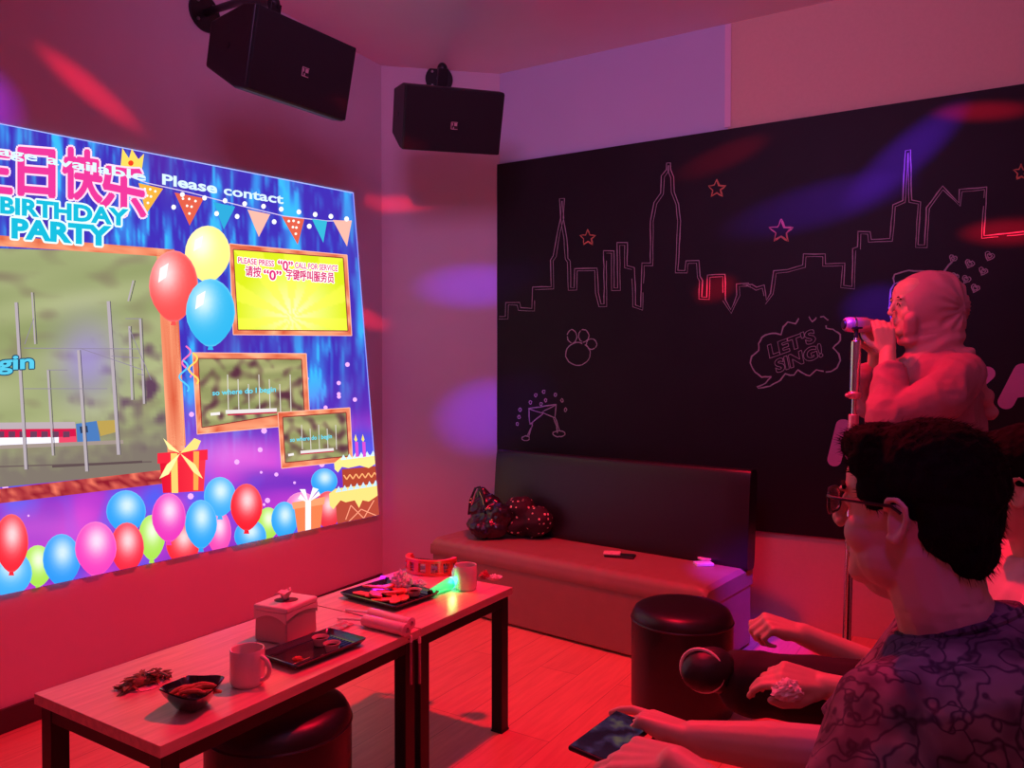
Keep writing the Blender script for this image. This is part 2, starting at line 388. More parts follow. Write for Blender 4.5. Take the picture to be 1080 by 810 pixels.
def wood_art(x, y): return mixc(rgb('d4583c'), rgb('ffb488'), 0.5 + 1.0 * nz(x * 0.09, y * 0.09, 3) + 0.2 * nz(x * 0.5, y * 0.5))
def wood_dark(x, y): return mixc(rgb('8c1a2c'), rgb('f07860'), 0.4 + 1.2 * nz(x * 0.11, y * 0.2, 3))
def strip(p, q, r, s, c, n=14, m_=3):     # quad p->q edge, s->r opposite edge
    out = []
    for i in range(n):
        for j in range(m_):
            f = lambda u, v: ((p[0] * (1 - u) + q[0] * u) * (1 - v) + (s[0] * (1 - u) + r[0] * u) * v, (p[1] * (1 - u) + q[1] * u) * (1 - v) + (s[1] * (1 - u) + r[1] * u) * v)
            out.append(([f(i / n, j / m_), f((i + 1) / n, j / m_), f((i + 1) / n, (j + 1) / m_), f(i / n, (j + 1) / m_)], c))
    return out
def frame_art(o, i, c, n=12):
    out = []
    for k in range(4):
        out += strip(o[k], o[(k + 1) % 4], i[(k + 1) % 4], i[k], c, n)
    for k in range(4): out += line(i[k], i[(k + 1) % 4], 1.0, rgb('8a2c30'))
    for k in range(4): out += line(o[k], o[(k + 1) % 4], 0.8, rgb('ffb8a0'))
    return out
art('picture_frame', strip((-150, 236), (180, 263), (180, 271), (-150, 250), wood_art, 26) + strip((165, 263), (184, 263), (196, 497), (178, 500), wood_art, 6)
    + strip((172, 330), (188, 325), (196, 470), (179, 470), wood_art, 20) + strip((-150, 533), (185, 494), (190, 508), (-150, 549), wood_dark, 60), 5, 'rough orange wooden frame around the hillside video')
# yellow notice panel
yo = [(242, 257), (366, 269), (371, 354), (246, 353)]; yi = [(246, 263), (362, 272), (367, 349), (251, 348)]
def yel(x, y):
    a = math.atan2(y - 335, x - 308); r = math.hypot(x - 308, y - 330)
    ray_ = 1 if math.sin(a * 11) > 0 else 0
    return mixc(mixc(rgb('fffbc0'), rgb('d8e820'), min(1, r / 60)), rgb('f4f450'), ray_ * 0.6)
ym = art('notice_panel', strip(*yi, yel, 60, 44), 6, 'yellow sunburst notice picture')
art('notice_frame', frame_art(yo, yi, wood_art), 7, 'thin wooden frame of the yellow notice')
def small(x, y):
    g = mixc(rgb('868a58'), rgb('b0b078'), 0.5 + 1.3 * nz(x * 0.02 + y * 0.03, y * 0.09, 14))
    g = mixc(g, rgb('5a3040'), max(0, nz(x * 0.09, y * 0.09, 21) + 0.05) * 1.6)
    return g
mi = [(209, 378), (318, 379), (321, 433), (213, 451)]; mo = [(203, 372), (323, 373), (327, 447), (208, 458)]
si = [(298, 440), (365, 435), (368, 481), (301, 488)]; so = [(293, 435), (369, 430), (372, 486), (297, 494)]
art('small_video_picture', strip(*mi, small, 50, 34), 6); art('small_picture_frame', frame_art(mo, mi, wood_art), 7)
t = []
for k in range(7): t += line((240 + k * 11, 395 + (k % 3) * 5), (241 + k * 11, 436), 0.9, rgb('d8d0c8'))
t += line((238, 434.5), (292, 432.5), 4, rgb('e8e0e0')) + line((240, 437.5), (292, 435), 1.6, rgb('c02848')) + line((222, 437), (232, 436), 3, rgb('f0e8e8'))
art('small_train_picture', t, 8)
art('small_video_picture', strip(*si, small, 36, 26), 9); art('small_picture_frame', frame_art(so, si, wood_art), 10)
t = []
for k in range(5): t += line((318 + k * 9, 448 + (k % 2) * 4), (319 + k * 9, 474), 0.8, rgb('d8d0c8'))
t += line((317, 477), (352, 474), 3, rgb('e8e0e0')) + line((317, 479), (352, 476), 1.2, rgb('c02848')) + line((304, 480), (310, 479), 2.5, rgb('f0e8e8'))
art('small_train_picture', t, 11)
# pennants on their string
st = [(120, 180), (155, 193), (200, 203), (250, 216), (300, 228), (345, 233), (371, 233)]
q = []
for a, b in zip(st, st[1:]): q += line(a, b, 1, rgb('d8c8f0'))
art('pennant_string', q, 12)
def pen(p, c, dots=None):
    polys = [(p, c)]
    if dots:
        for u, v in ((.25, .15), (.5, .12), (.75, .15), (.38, .36), (.62, .36), (.5, .6)):
            x = p[0][0] * (1 - u) + p[1][0] * u; y = p[0][1] * (1 - u) + p[1][1] * u; x += (p[2][0] - x) * v; y += (p[2][1] - y) * v
            polys += disc(x, y, 1.4, 1.4, (1, 1, .95), 8)
    return polys
for p, c, dts, lb in (([(146, 193), (172, 199), (154, 226)], 'f0b040', 1, 'yellow dotted pennant'), ([(184, 203), (215, 209), (200, 238)], 'e0604a', 1, 'orange dotted pennant beside the yellow one'), ([(225, 213), (248, 218), (236, 242)], '30a8d8', 0, 'blue pennant above the yellow balloon'),
                  ([(261, 221), (285, 226), (273, 250)], 'f8b8a8', 0, 'pale peach pennant in the middle'), ([(297, 228), (321, 231), (314, 258)], 'e0604a', 1, 'orange dotted pennant over the notice'), ([(329, 231), (345, 233), (341, 256)], '38b8d8', 0, 'blue pennant at right'), ([(351, 232), (371, 233), (366, 260)], 'f8b8a8', 0, 'peach pennant at the right edge')):
    art('pennant', pen(p, rgb(c), dts), 13, lb)
C3 = lambda x, y: (150 + x / 3.377, 180 + y / 3.377)
art('fairy_lights', [z for p in ((112, 130), (143, 85), (222, 97), (295, 107), (265, 153), (338, 163), (365, 118), (432, 127), (495, 137), (470, 182), (558, 147), (595, 198), (616, 156), (672, 163), (728, 172)) for z in disc(*C3(*p), 2.5, 2.7, (1, 1, 1), 10)], 14)
# balloons
def balloon(cx, cy, rx, ry, c, layer, rot=0.0, hl=(-0.3, -0.35), sheen=True, label=None):
    c = rgb(c); out = []
    def fn(x, y):
        u = ((x - cx) / rx - hl[0]); v = ((y - cy) / ry - hl[1]); k = math.exp(-(u * u + v * v) * 3.2)
        e = ((x - cx) / rx) ** 2 + ((y - cy) / ry) ** 2
        return mixc(mixc(c, (1, 1, 1), k * 0.8), mixc(c, (1, 1, 1), 0.45), max(0, e - 0.86) * 4)
    def P_(r, a):
        x = math.cos(a) * r; y = math.sin(a) * r
        if y > 0: x *= 1 - 0.28 * y * y
        return (cx + x * rx, cy + y * ry)
    n = 24; R = [0.001, .2, .4, .6, .75, .88, .94, 1]
    for j in range(len(R) - 1):
        for i in range(n):
            a, b = 2 * PI * i / n, 2 * PI * (i + 1) / n; out.append(([P_(R[j], a), P_(R[j], b), P_(R[j + 1], b), P_(R[j + 1], a)], fn))
    out.append(([(cx - 2, cy + ry - 1), (cx + 2, cy + ry - 1), (cx + 3, cy + ry + 3), (cx - 3, cy + ry + 3)], c))
    if sheen:
        out.append(([(cx - rx * .55, cy - ry * .5), (cx - rx * .2, cy - ry * .65), (cx - rx * .3, cy - ry * .25), (cx - rx * .62, cy - ry * .1)], (1, .97, .97)))
    art('balloon', out, layer, label)
balloon(219, 268, 24, 30, 'fff08a', 15, label='yellow balloon beside the notice')
balloon(183, 302, 26, 38, 'f05050', 16, label='red balloon over the frame corner')
balloon(222, 330, 26, 36, '34b4ea', 17, label='large blue balloon under the yellow one')
q = []
for x0, y0, c in ((196, 365, 'ff70b8'), (203, 372, 'ffd860'), (193, 380, '58c8f8')):
    pts = [(x0 + 5 * math.sin(i * 0.8) + i * 0.15, y0 + i * 3) for i in range(12)]
    for a, b in zip(pts, pts[1:]): q += line(a, b, 1.8, rgb(c))
art('streamer', q, 12)
lay = 18
for (x, y, rx, ry, c) in ((40, 597, 16, 22, 'a8e050'), (342, 508, 14, 14, '2f9cf0'), (318, 536, 17, 17, 'f06ac0'), (346, 538, 14, 20, 'e83040'), (231, 562, 13, 24, 'f048b0'), (133, 540, 21, 23, '2f9cf0'), (160, 567, 14, 24, 'a8e050'), (232, 524, 17, 21, '3fa8f4'),
                        (10, 605, 24, 26, '3fa8f4'), (12, 573, 18, 31, 'f02838'), (134, 578, 18, 27, 'f02840'), (65, 591, 20, 28, '2f94ee'), (101, 579, 22, 29, 'f040b8'), (193, 574, 18, 24, 'f02838'), (212, 553, 17, 26, '2fa0f0'), (178, 546, 18, 26, 'e838b8'),
                        (283, 552, 12, 17, 'a8e050'), (264, 566, 17, 18, '2f9cf0'), (300, 549, 14, 20, '2fa0f0'), (260, 535, 17, 25, 'f02030')):
    balloon(x, y, rx, ry, c, lay, hl=(0.05, -0.3), sheen=False); lay += 1
# gifts
g = [([(168, 484), (217, 481), (215, 518), (172, 520)], lambda x, y: mixc(rgb('e01030'), rgb('f83848'), (x - 168) / 50)), ([(166, 478), (219, 474), (219, 485), (166, 489)], rgb('f02840')),
     ([(180, 478), (187, 478), (188, 520), (181, 520)], rgb('ffd070')), ([(204, 476), (210, 476), (209, 517), (204, 517)], rgb('f0a850')),
     ([(190, 478), (172, 462), (178, 474)], rgb('fff0a0')), ([(190, 478), (205, 462), (212, 465), (208, 474)], rgb('ffe080')), ([(190, 478), (176, 490), (168, 505), (178, 500)], rgb('fff0a8')), ([(190, 478), (206, 490), (214, 505), (204, 498)], rgb('ffe898'))]
art('gift_picture', g, 40, 'red gift box with golden bow')
g = [([(310, 533), (341, 528), (338, 558), (314, 562)], rgb('f08050')), ([(308, 530), (343, 524), (342, 532), (309, 537)], rgb('f8a070')), ([(322, 528), (328, 527), (328, 560), (322, 561)], rgb('fff4f0')),
     ([(325, 530), (316, 516), (322, 516)], rgb('ffffff')), ([(325, 530), (330, 514), (336, 516)], rgb('ffffff')), ([(325, 530), (314, 526), (317, 521)], rgb('fff0f0')), ([(325, 530), (338, 522), (336, 518)], rgb('fff0f0'))]
art('small_gift_picture', g, 41, 'orange gift box with white ribbon')
# cake
K4 = lambda x, y: (180 + x / 3.683, 400 + y / 3.683)
g = [([K4(640, 470), K4(820, 440), K4(820, 580), K4(650, 585)], rgb('b84a38')), ([K4(665, 350), K4(815, 335), K4(815, 425), K4(670, 430)], rgb('b04430')),
     ([K4(615, 445), K4(640, 425), K4(800, 405), K4(806, 450), K4(770, 475), K4(745, 470), K4(732, 500), K4(715, 470), K4(680, 478), K4(660, 470), K4(632, 505), K4(618, 490)], rgb('ffe080')),
     ([K4(635, 325), K4(660, 305), K4(795, 292), K4(800, 325), K4(770, 345), K4(735, 335), K4(690, 345), K4(665, 340), K4(650, 362), K4(637, 350)], rgb('ffe88c')),
     ]
for k in range(7): g += [([K4(640 + k * 24, 440 - k * 4), K4(652 + k * 24, 415 - k * 4), K4(664 + k * 24, 436 - k * 4)], rgb('c8e8ff'))]
for k in range(6): g += [([K4(660 + k * 23, 314 - k * 3), K4(671 + k * 23, 292 - k * 3), K4(683 + k * 23, 312 - k * 3)], rgb('d8f0ff'))]
for x in (722, 750): g += [([K4(x - 6, 243), K4(x + 6, 243), K4(x + 9, 300), K4(x - 3, 302)], rgb('d850d0')), ([K4(x - 9, 235), K4(x - 4, 213), K4(x + 3, 235), K4(x - 2, 243)], rgb('ffe070'))]
for k in range(11): g += line(K4(672 + k * 12, 372 - k + (18 if k % 2 else 0)), K4(684 + k * 12, 371 - k + (0 if k % 2 else 18)), 1.3, rgb('ffb070'))
for a, b in (((680, 545), (700, 490)), ((700, 490), (750, 540)), ((750, 540), (790, 470)), ((690, 555), (740, 505)), ((740, 505), (800, 530))): g += line(K4(*a), K4(*b), 1.0, rgb('ffa080'))
art('cake_picture', g, 42, 'two tier brown cake with cream and two candles')
# crown
g = [([(127, 178), (129, 156), (136, 167), (139, 157), (146, 168), (152, 162), (149, 183)], rgb('ffd860')), *disc(138, 172, 3, 3, rgb('f04020'), 8)]
art('crown_picture', g, 20, 'small golden crown')
# lettering
def text_polys(body, o, xv, yv, bold=0.0, align='LEFT', spacing=1.0):
    c = bpy.data.curves.new('txt', 'FONT'); c.body = body; c.align_x = align; c.offset = bold; c.space_character = spacing; c.resolution_u = 4
    ob = bpy.data.objects.new('txt', c); COL.objects.link(ob); dg = bpy.context.evaluated_depsgraph_get(); dg.update()
    me = bpy.data.meshes.new_from_object(ob.evaluated_get(dg)); bpy.data.objects.remove(ob); out = []
    co = [v.co.copy() for v in me.vertices]
    for p in me.polygons: out.append([(o[0] + co[i].x * xv[0] + co[i].y * yv[0], o[1] + co[i].x * xv[1] + co[i].y * yv[1]) for i in p.vertices])
    bpy.data.meshes.remove(me); return out
def width_of(body, bold=0.0, spacing=1.0):
    ps = text_polys(body, (0, 0), (1, 0), (0, 1), bold, 'LEFT', spacing); xs = [p[0] for q in ps for p in q]; return min(xs), max(xs)
def letters(name, body, p0, p1, h, c, layer, outline=None, ob=1.0, bold=0.02, label=None, up=(0.0, -1.0), fat=0):
    """text from p0 to p1 (px, baseline), letter height h px"""
    a, b = width_of(body, bold); k = 1 / (b - a); xv = ((p1[0] - p0[0]) * k, (p1[1] - p0[1]) * k); yv = (up[0] * h / 0.72, up[1] * h / 0.72)
    o = (p0[0] - a * xv[0], p0[1] - a * xv[1])
    fix = lambda ps: [(p[::-1] if (sum(p[i - 1][0] * p[i][1] - p[i][0] * p[i - 1][1] for i in range(len(p))) > 0) else p) for p in ps]
    base = fix(text_polys(body, o, xv, yv, bold))
    def spread(r, n): return [[(x + r * math.cos(2 * PI * q / n), y + r * math.sin(2 * PI * q / n)) for x, y in p] for q in range(n) for p in base]
    if outline: art(name + '_outline', [(p, rgb(outline)) for p in spread(ob, 10)], layer, doclip=False)
    art(name, [(p, rgb(c)) for p in (base + (spread(fat, 6) if fat else []))], layer + 1, label, doclip=False)
for ch, p0_, p1_, h_ in (('生', (-32, 196), (12, 201), 44), ('日', (20, 201), (57, 204), 42), ('快', (67, 203), (107, 209), 41), ('乐', (106, 218), (153, 228), 41)):
    letters('chinese_title', ch, p0_, p1_, h_, 'e83898', 24, 'ffd8f0', 3.6, 0.0, 'pink birthday lettering with pale outline', fat=1.7)
letters('birthday_title', 'BIRTHDAY', (0, 224), (136, 238), 17, '18b8d8', 26, 'e8ffff', 1.9, 0.045)
letters('party_title', 'PARTY', (12, 250), (118, 259), 20, '18b8d8', 26, 'e8ffff', 2.0, 0.05)
letters('marquee_text', 'age available', (-2, 163), (154, 191), 10, 'd8f4ff', 28, None, 0, 0.02)
letters('marquee_text', 'Please', (171, 194), (229, 204), 11, 'd8f0ff', 28, None, 0, 0.03)
letters('marquee_text', 'contact', (236, 205), (299, 215), 10, 'd8f0ff', 28, None, 0, 0.025)
letters('lyric_text', 'begin', (-34, 392), (36, 388), 15, '58c8e8', 16, '204060', 1.2, 0.03)
letters('lyric_text', 'so where do I begin', (224, 417), (291, 413), 5.5, '60d8f0', 16, None, 0, 0.02)
letters('lyric_text', 'so where do I begin', (306, 466), (350, 462), 4.5, '60d8f0', 16, None, 0, 0.02)
letters('notice_text', 'PLEASE PRESS', (251, 277), (289, 281), 6, 'e02878', 16, 'ffffff', .8, 0.02)
letters('notice_text', '“0”', (293, 284), (309, 286), 10, 'e02878', 16, 'ffffff', 1.0, 0.03)
letters('notice_text', 'CALL FOR SERVICE', (311, 282.5), (356, 286), 6, 'e02878', 16, 'ffffff', .8, 0.02)
letters('notice_text', '请按', (259, 290), (275, 291.5), 8.5, 'd82070', 16, 'ffffff', 1.2, 0.0, fat=.25)
letters('notice_text', '“0”', (278, 294), (297, 296), 10, 'e02878', 16, 'ffffff', 1.0, 0.03)
letters('notice_text', '字键呼叫服务员', (302, 293.5), (352, 297.5), 8.5, 'd82070', 16, 'ffffff', 1.2, 0.0, fat=.25)
art('screen_edge', line((-150, 101), (373, 203.6), 1.2, rgb('a8b8ff')) + line((372.5, 203), (399.5, 543), 1.0, rgb('9098ff')), 12, 'thin bright border of the projected picture')

# ------------------------------------------------------------------ chalk mural on the back wall
def mp(px, py, off=0.0): return on_plane(px, py, B + nM * off, nM)
MT = 0.02
def zs(px, py): return mp(px, py).z
z1, z0 = 2.63, 0.487
s0 = (mp(526, 300) - B).dot(dM); s1 = 3.2
board = mat('matt_blackboard', (0.014, 0.008, 0.011), 0.55, var=0.3, scale=4, bump=0.02, spec=0.22)
mural = MB().box(B + dM * (s0 + s1) / 2 + nM * MT / 2 + Vector((0, 0, (z0 + z1) / 2)), (s1 - s0, MT, z1 - z0), Mw).build('chalk_mural', board, smooth=False)
tag(mural, 'large black mural board with chalk skyline drawing behind the sofa', 'mural')
chalk = mat('pale_chalk', (0.42, 0.32, 0.36), 0.9, var=0.35, scale=60)
ochalk = mat('orange_chalk', (0.62, 0.22, 0.12), 0.9, var=0.3, scale=60)
pinkp = mat('pink_lettering', (0.62, 0.16, 0.36), 0.7, var=0.05)
def resample(pts, step):
    out = [Vector(pts[0])]
    for a, b in zip(pts, pts[1:]):
        a, b = Vector(a), Vector(b); n = max(1, int((b - a).length / step))
        for i in range(1, n + 1): out.append(a + (b - a) * i / n)
    return out
def chalk_lines(name, lines, wd, m=chalk, label=None, step=5, jit=0.35, layer=1, gap=0.0):
    mb = MB(); off = MT + 0.0008 * layer
    for pts in lines:
        pp = resample(pts, step); pp = [p + Vector((rng.uniform(-jit, jit), rng.uniform(-jit, jit))) for p in pp]
        W = [mp(p.x, p.y, off) for p in pp]; n = len(W); ws = [wd * rng.uniform(0.7, 1.15) for _ in W]
        L, R = [], []
        for i in range(n):
            d = (W[min(i + 1, n - 1)] - W[max(i - 1, 0)]).normalized(); s_ = d.cross(nM).normalized() * ws[i] / 2
            L.append(W[i] + s_); R.append(W[i] - s_)
        for i in range(n - 1):
            if gap and rng.rand() < gap: continue
            b_ = nM * -0.0007
            mb.add([L[i], L[i + 1], R[i + 1], R[i], L[i] + b_, L[i + 1] + b_, R[i + 1] + b_, R[i] + b_], [(0, 1, 2, 3), (7, 6, 5, 4), (0, 4, 5, 1), (2, 6, 7, 3)])
    o = mb.build(name, m, mural, smooth=False)
    if label: o['label'] = label
    return o
Q1 = lambda p: (520 + p[0] / 3.857, 140 + p[1] / 3.857)
Q2 = lambda p: (520 + p[0] / 3.6, 310 + p[1] / 3.6)
Q3 = lambda p: (780 + p[0] / 3.373, 90 + p[1] / 3.373)
sk1 = [(24, 747), (50, 747), (52, 690), (108, 690), (112, 712), (158, 715), (160, 628), (236, 626), (233, 518), (245, 500), (262, 400), (276, 345), (270, 268), (290, 268), (286, 345), (300, 430), (305, 510), (314, 522), (316, 630), (330, 630), (332, 552), (424, 550), (428, 650), (440, 697), (452, 697), (450, 480), (492, 480), (492, 632), (507, 632), (505, 447), (546, 447), (546, 540), (576, 548), (580, 700), (600, 710), (605, 530), (640, 530), (640, 360), (655, 285), (682, 245), (685, 175), (705, 150), (706, 122), (722, 122), (722, 150), (734, 180), (737, 240), (755, 290), (763, 360), (752, 560), (780, 560), (784, 520), (838, 520), (842, 585), (852, 600), (848, 667), (870, 668), (872, 578), (944, 575), (946, 680), (968, 720), (992, 660), (990, 615), (1040, 612), (1050, 630)]
sk3 = [(10, 708), (45, 708), (60, 718), (88, 710), (95, 765), (110, 740), (122, 660), (170, 655), (225, 640), (228, 600), (305, 600), (305, 635), (375, 632), (370, 712), (400, 715), (403, 580), (420, 575), (422, 520), (465, 520), (468, 548), (535, 545), (545, 425), (580, 410), (590, 232), (608, 230), (612, 408), (645, 415), (635, 568), (658, 568), (665, 435), (722, 358), (780, 418), (782, 370), (880, 362), (870, 535), (1010, 520), (1250, 500)]
sky = [Q1(p) for p in sk1] + [Q3(p) for p in sk3]
chalk_lines('skyline_drawing', [sky], 0.0052, label='white chalk outline of a city skyline', step=8, jit=0.25)
inner = []
for i, p in enumerate(sky):
    a = Vector(sky[max(i - 1, 0)]); b = Vector(sky[min(i + 1, len(sky) - 1)]); v = Vector(p)
    d1 = (v - a).normalized() if i else (b - v).normalized(); d2 = (b - v).normalized() if i < len(sky) - 1 else d1
    n1 = Vector((-d1.y, d1.x)); n2 = Vector((-d2.y, d2.x)); s_ = n1 + n2
    k = 3.0 / max(0.5, s_.length * 0.5) if s_.length > 0.2 else 3.0
    inner.append(tuple(v + (s_.normalized() if s_.length > 0.2 else n1) * min(k, 3.8)))
chalk_lines('skyline_drawing', [inner], 0.0036, label='thinner inner chalk line of the skyline', step=8, jit=0.25, gap=0.06)
def star(cx, cy, r):
    return [(cx + (r if k % 2 == 0 else r * 0.45) * math.sin(PI * k / 5) + rng.uniform(-.5, .5), cy - (r if k % 2 == 0 else r * 0.45) * math.cos(PI * k / 5)) for k in range(11)]
for x, y, r in ((620, 251, 9), (756, 199, 10), (824, 244, 13), (1077, 182, 9)):
    chalk_lines('star_drawing', [star(x, y, r), star(x, y, r * 0.85)[:7]], 0.006, ochalk, 'orange chalk star', step=3)
def arc(cx, cy, rx, ry, a0=0, a1=360, n=26): return [(cx + rx * math.cos(math.radians(a0 + (a1 - a0) * i / n)), cy - ry * math.sin(math.radians(a0 + (a1 - a0) * i / n))) for i in range(n + 1)]
chalk_lines('paw_drawing', [arc(*Q2((322, 228)), 13, 12), arc(*Q2((300, 161)), 5, 7), arc(*Q2((344, 159)), 5.5, 6.5), arc(*Q2((374, 190)), 5.5, 5.5)], 0.006, label='chalk paw print', gap=0.05)
gl = [[(135, 435), (240, 420)], [(135, 435), (140, 495), (190, 455), (135, 435)], [(240, 420), (235, 470), (185, 450), (240, 420)], [(142, 490), (150, 500), (128, 540)], [(228, 470), (240, 500), (244, 528)], [(150, 490), (136, 540)], [(236, 468), (252, 522)]]
gl = [[Q2(p) for p in l] for l in gl] + [arc(*Q2((124, 548)), 4, 2.4), arc(*Q2((250, 531)), 6.5, 3)]
for x, y in ((142, 412), (162, 385), (192, 372), (237, 383), (262, 404), (275, 440), (102, 440), (99, 467), (92, 494), (182, 418), (200, 404)): gl.append(arc(*Q2((x, y)), 1.3, 1.8, n=8))
chalk_lines('glasses_drawing', gl, 0.0065, label='two clinking cocktail glasses in chalk', step=4)
S8 = lambda p: (780 + p[0] / 8.1, 320 + p[1] / 8.1)
bub = [(270, 625), (190, 628), (130, 590), (90, 510), (105, 450), (165, 400), (165, 345), (190, 290), (250, 258), (310, 255), (355, 268), (370, 200), (410, 160), (480, 172), (505, 125), (545, 100), (590, 112), (620, 155), (660, 120), (715, 110), (755, 145)]
bub2 = [(742, 190), (742, 212), (800, 222), (860, 265), (862, 315), (800, 378), (850, 430), (862, 490), (830, 550), (780, 582), (735, 588)]
bub3 = [(718, 580), (655, 570), (600, 618), (545, 600), (500, 568), (465, 612), (430, 615), (390, 598), (350, 655), (260, 705), (160, 725), (150, 712), (225, 682), (270, 625)]
chalk_lines('speech_bubble_drawing', [[S8(p) for p in l] for l in (bub, bub2, bub3)], 0.0075, label='chalk speech bubble', step=3, gap=0.03)
def edges_text(body, o, xv, yv, bold=0.02):
    ps = text_polys(body, o, xv, yv, bold); cnt = {}
    for p in ps:
        for i in range(len(p)):
            a = (round(p[i - 1][0], 2), round(p[i - 1][1], 2)); b = (round(p[i][0], 2), round(p[i][1], 2)); k = (min(a, b), max(a, b)); cnt[k] = cnt.get(k, 0) + 1
    return [[k[0], k[1]] for k, n in cnt.items() if n == 1]
for body, p0, p1, h in (("LET'S", (811, 377.5), (860, 360), 13.5), ('SING!', (819, 393), (868, 375), 13.5)):
    a, b = width_of(body, 0.04); k = 1 / (b - a)
    chalk_lines('bubble_text', edges_text(body, p0, ((p1[0] - p0[0]) * k, (p1[1] - p0[1]) * k), (-3.5, -h / 0.75), 0.04), 0.0032, ochalk if 0 else chalk, 'outlined chalk lettering in the speech bubble', step=6, jit=0.1)
def heart(cx, cy, r, t): 
    out = []
    for i in range(17):
        a = 2 * PI * i / 16; x = 16 * math.sin(a) ** 3; y = -(13 * math.cos(a) - 5 * math.cos(2 * a) - 2 * math.cos(3 * a) - math.cos(4 * a))
        out.append((cx + (x * math.cos(t) - y * math.sin(t)) * r / 16, cy + (x * math.sin(t) + y * math.cos(t)) * r / 16))
    return out
for x, y, r in ((1005, 272.5, 4.2), (1022.5, 278, 5), (1043.5, 270, 5.2), (1037, 286, 4.6), (1007, 291.5, 4.2), (1019, 294.5, 4.6), (1028.5, 304, 4.8)):
    chalk_lines('heart_drawing', [heart(x, y, r, 0.4), heart(x, y, r * .5, 0.4)], 0.005, label='small chalk heart', step=3)
C4 = lambda p: (840 + p[0] / 3.375, 270 + p[1] / 3.375)
chalk_lines('microphone_drawing', [[C4(p) for p in l] for l in ([(345, 80), (350, 65), (400, 52), (480, 55), (515, 65), (555, 20)], [(345, 80), (350, 98), (400, 80), (450, 78), (520, 70)], [(350, 98), (335, 120), (330, 190)], [(330, 190), (345, 260), (420, 300)])], 0.008, label='chalk outline of a microphone head behind the singer', step=5)
# pink rounded lettering: thick strokes cut as one raised shape each
def stroke(mb, a, b, r, off=0.004):
    a, b = mp(*a, MT), mp(*b, MT); d = (b - a).normalized(); s_ = d.cross(nM).normalized(); ring = []
    for k in range(9): t_ = PI / 2 + PI * k / 8; ring.append(a + (d * math.cos(t_) + s_ * math.sin(t_)) * r)
    for k in range(9): t_ = -PI / 2 + PI * k / 8; ring.append(b + (d * math.cos(t_) + s_ * math.sin(t_)) * r)
    n = len(ring); vs = ring + [p + nM * off for p in ring]
    mb.add(vs, [tuple(range(n)), tuple(range(2 * n - 1, n - 1, -1))] + [(i, (i + 1) % n, n + (i + 1) % n, n + i) for i in range(n)])
for nm, strokes in (('letter_k', [((1020, 394), (1010, 428)), ((1041, 394), (1022, 411)), ((1022, 411), (1038, 424))]),
                    ('letter_a', [((1078, 391), (1061, 424)), ((1082, 391), (1097, 420)), ((1070, 412), (1090, 410))]),
                    ('letter_m', [((889, 449), (880, 485)), ((890, 449), (898, 478)), ((920, 462), (900, 482)), ((921, 462), (915, 494))]),
                    ('letter_shape', [((1075, 462), (1068, 500)), ((1075, 462), (1100, 460)), ((1072, 480), (1100, 478))])):
    mb = MB()
    for i, (a, b) in enumerate(strokes): stroke(mb, a, b, 0.033 if nm != 'letter_shape' else 0.03, 0.004 + 0.0004 * i)
    plabel(mb.build(nm, pinkp, mural, smooth=False), 'pink rounded capital lettering')

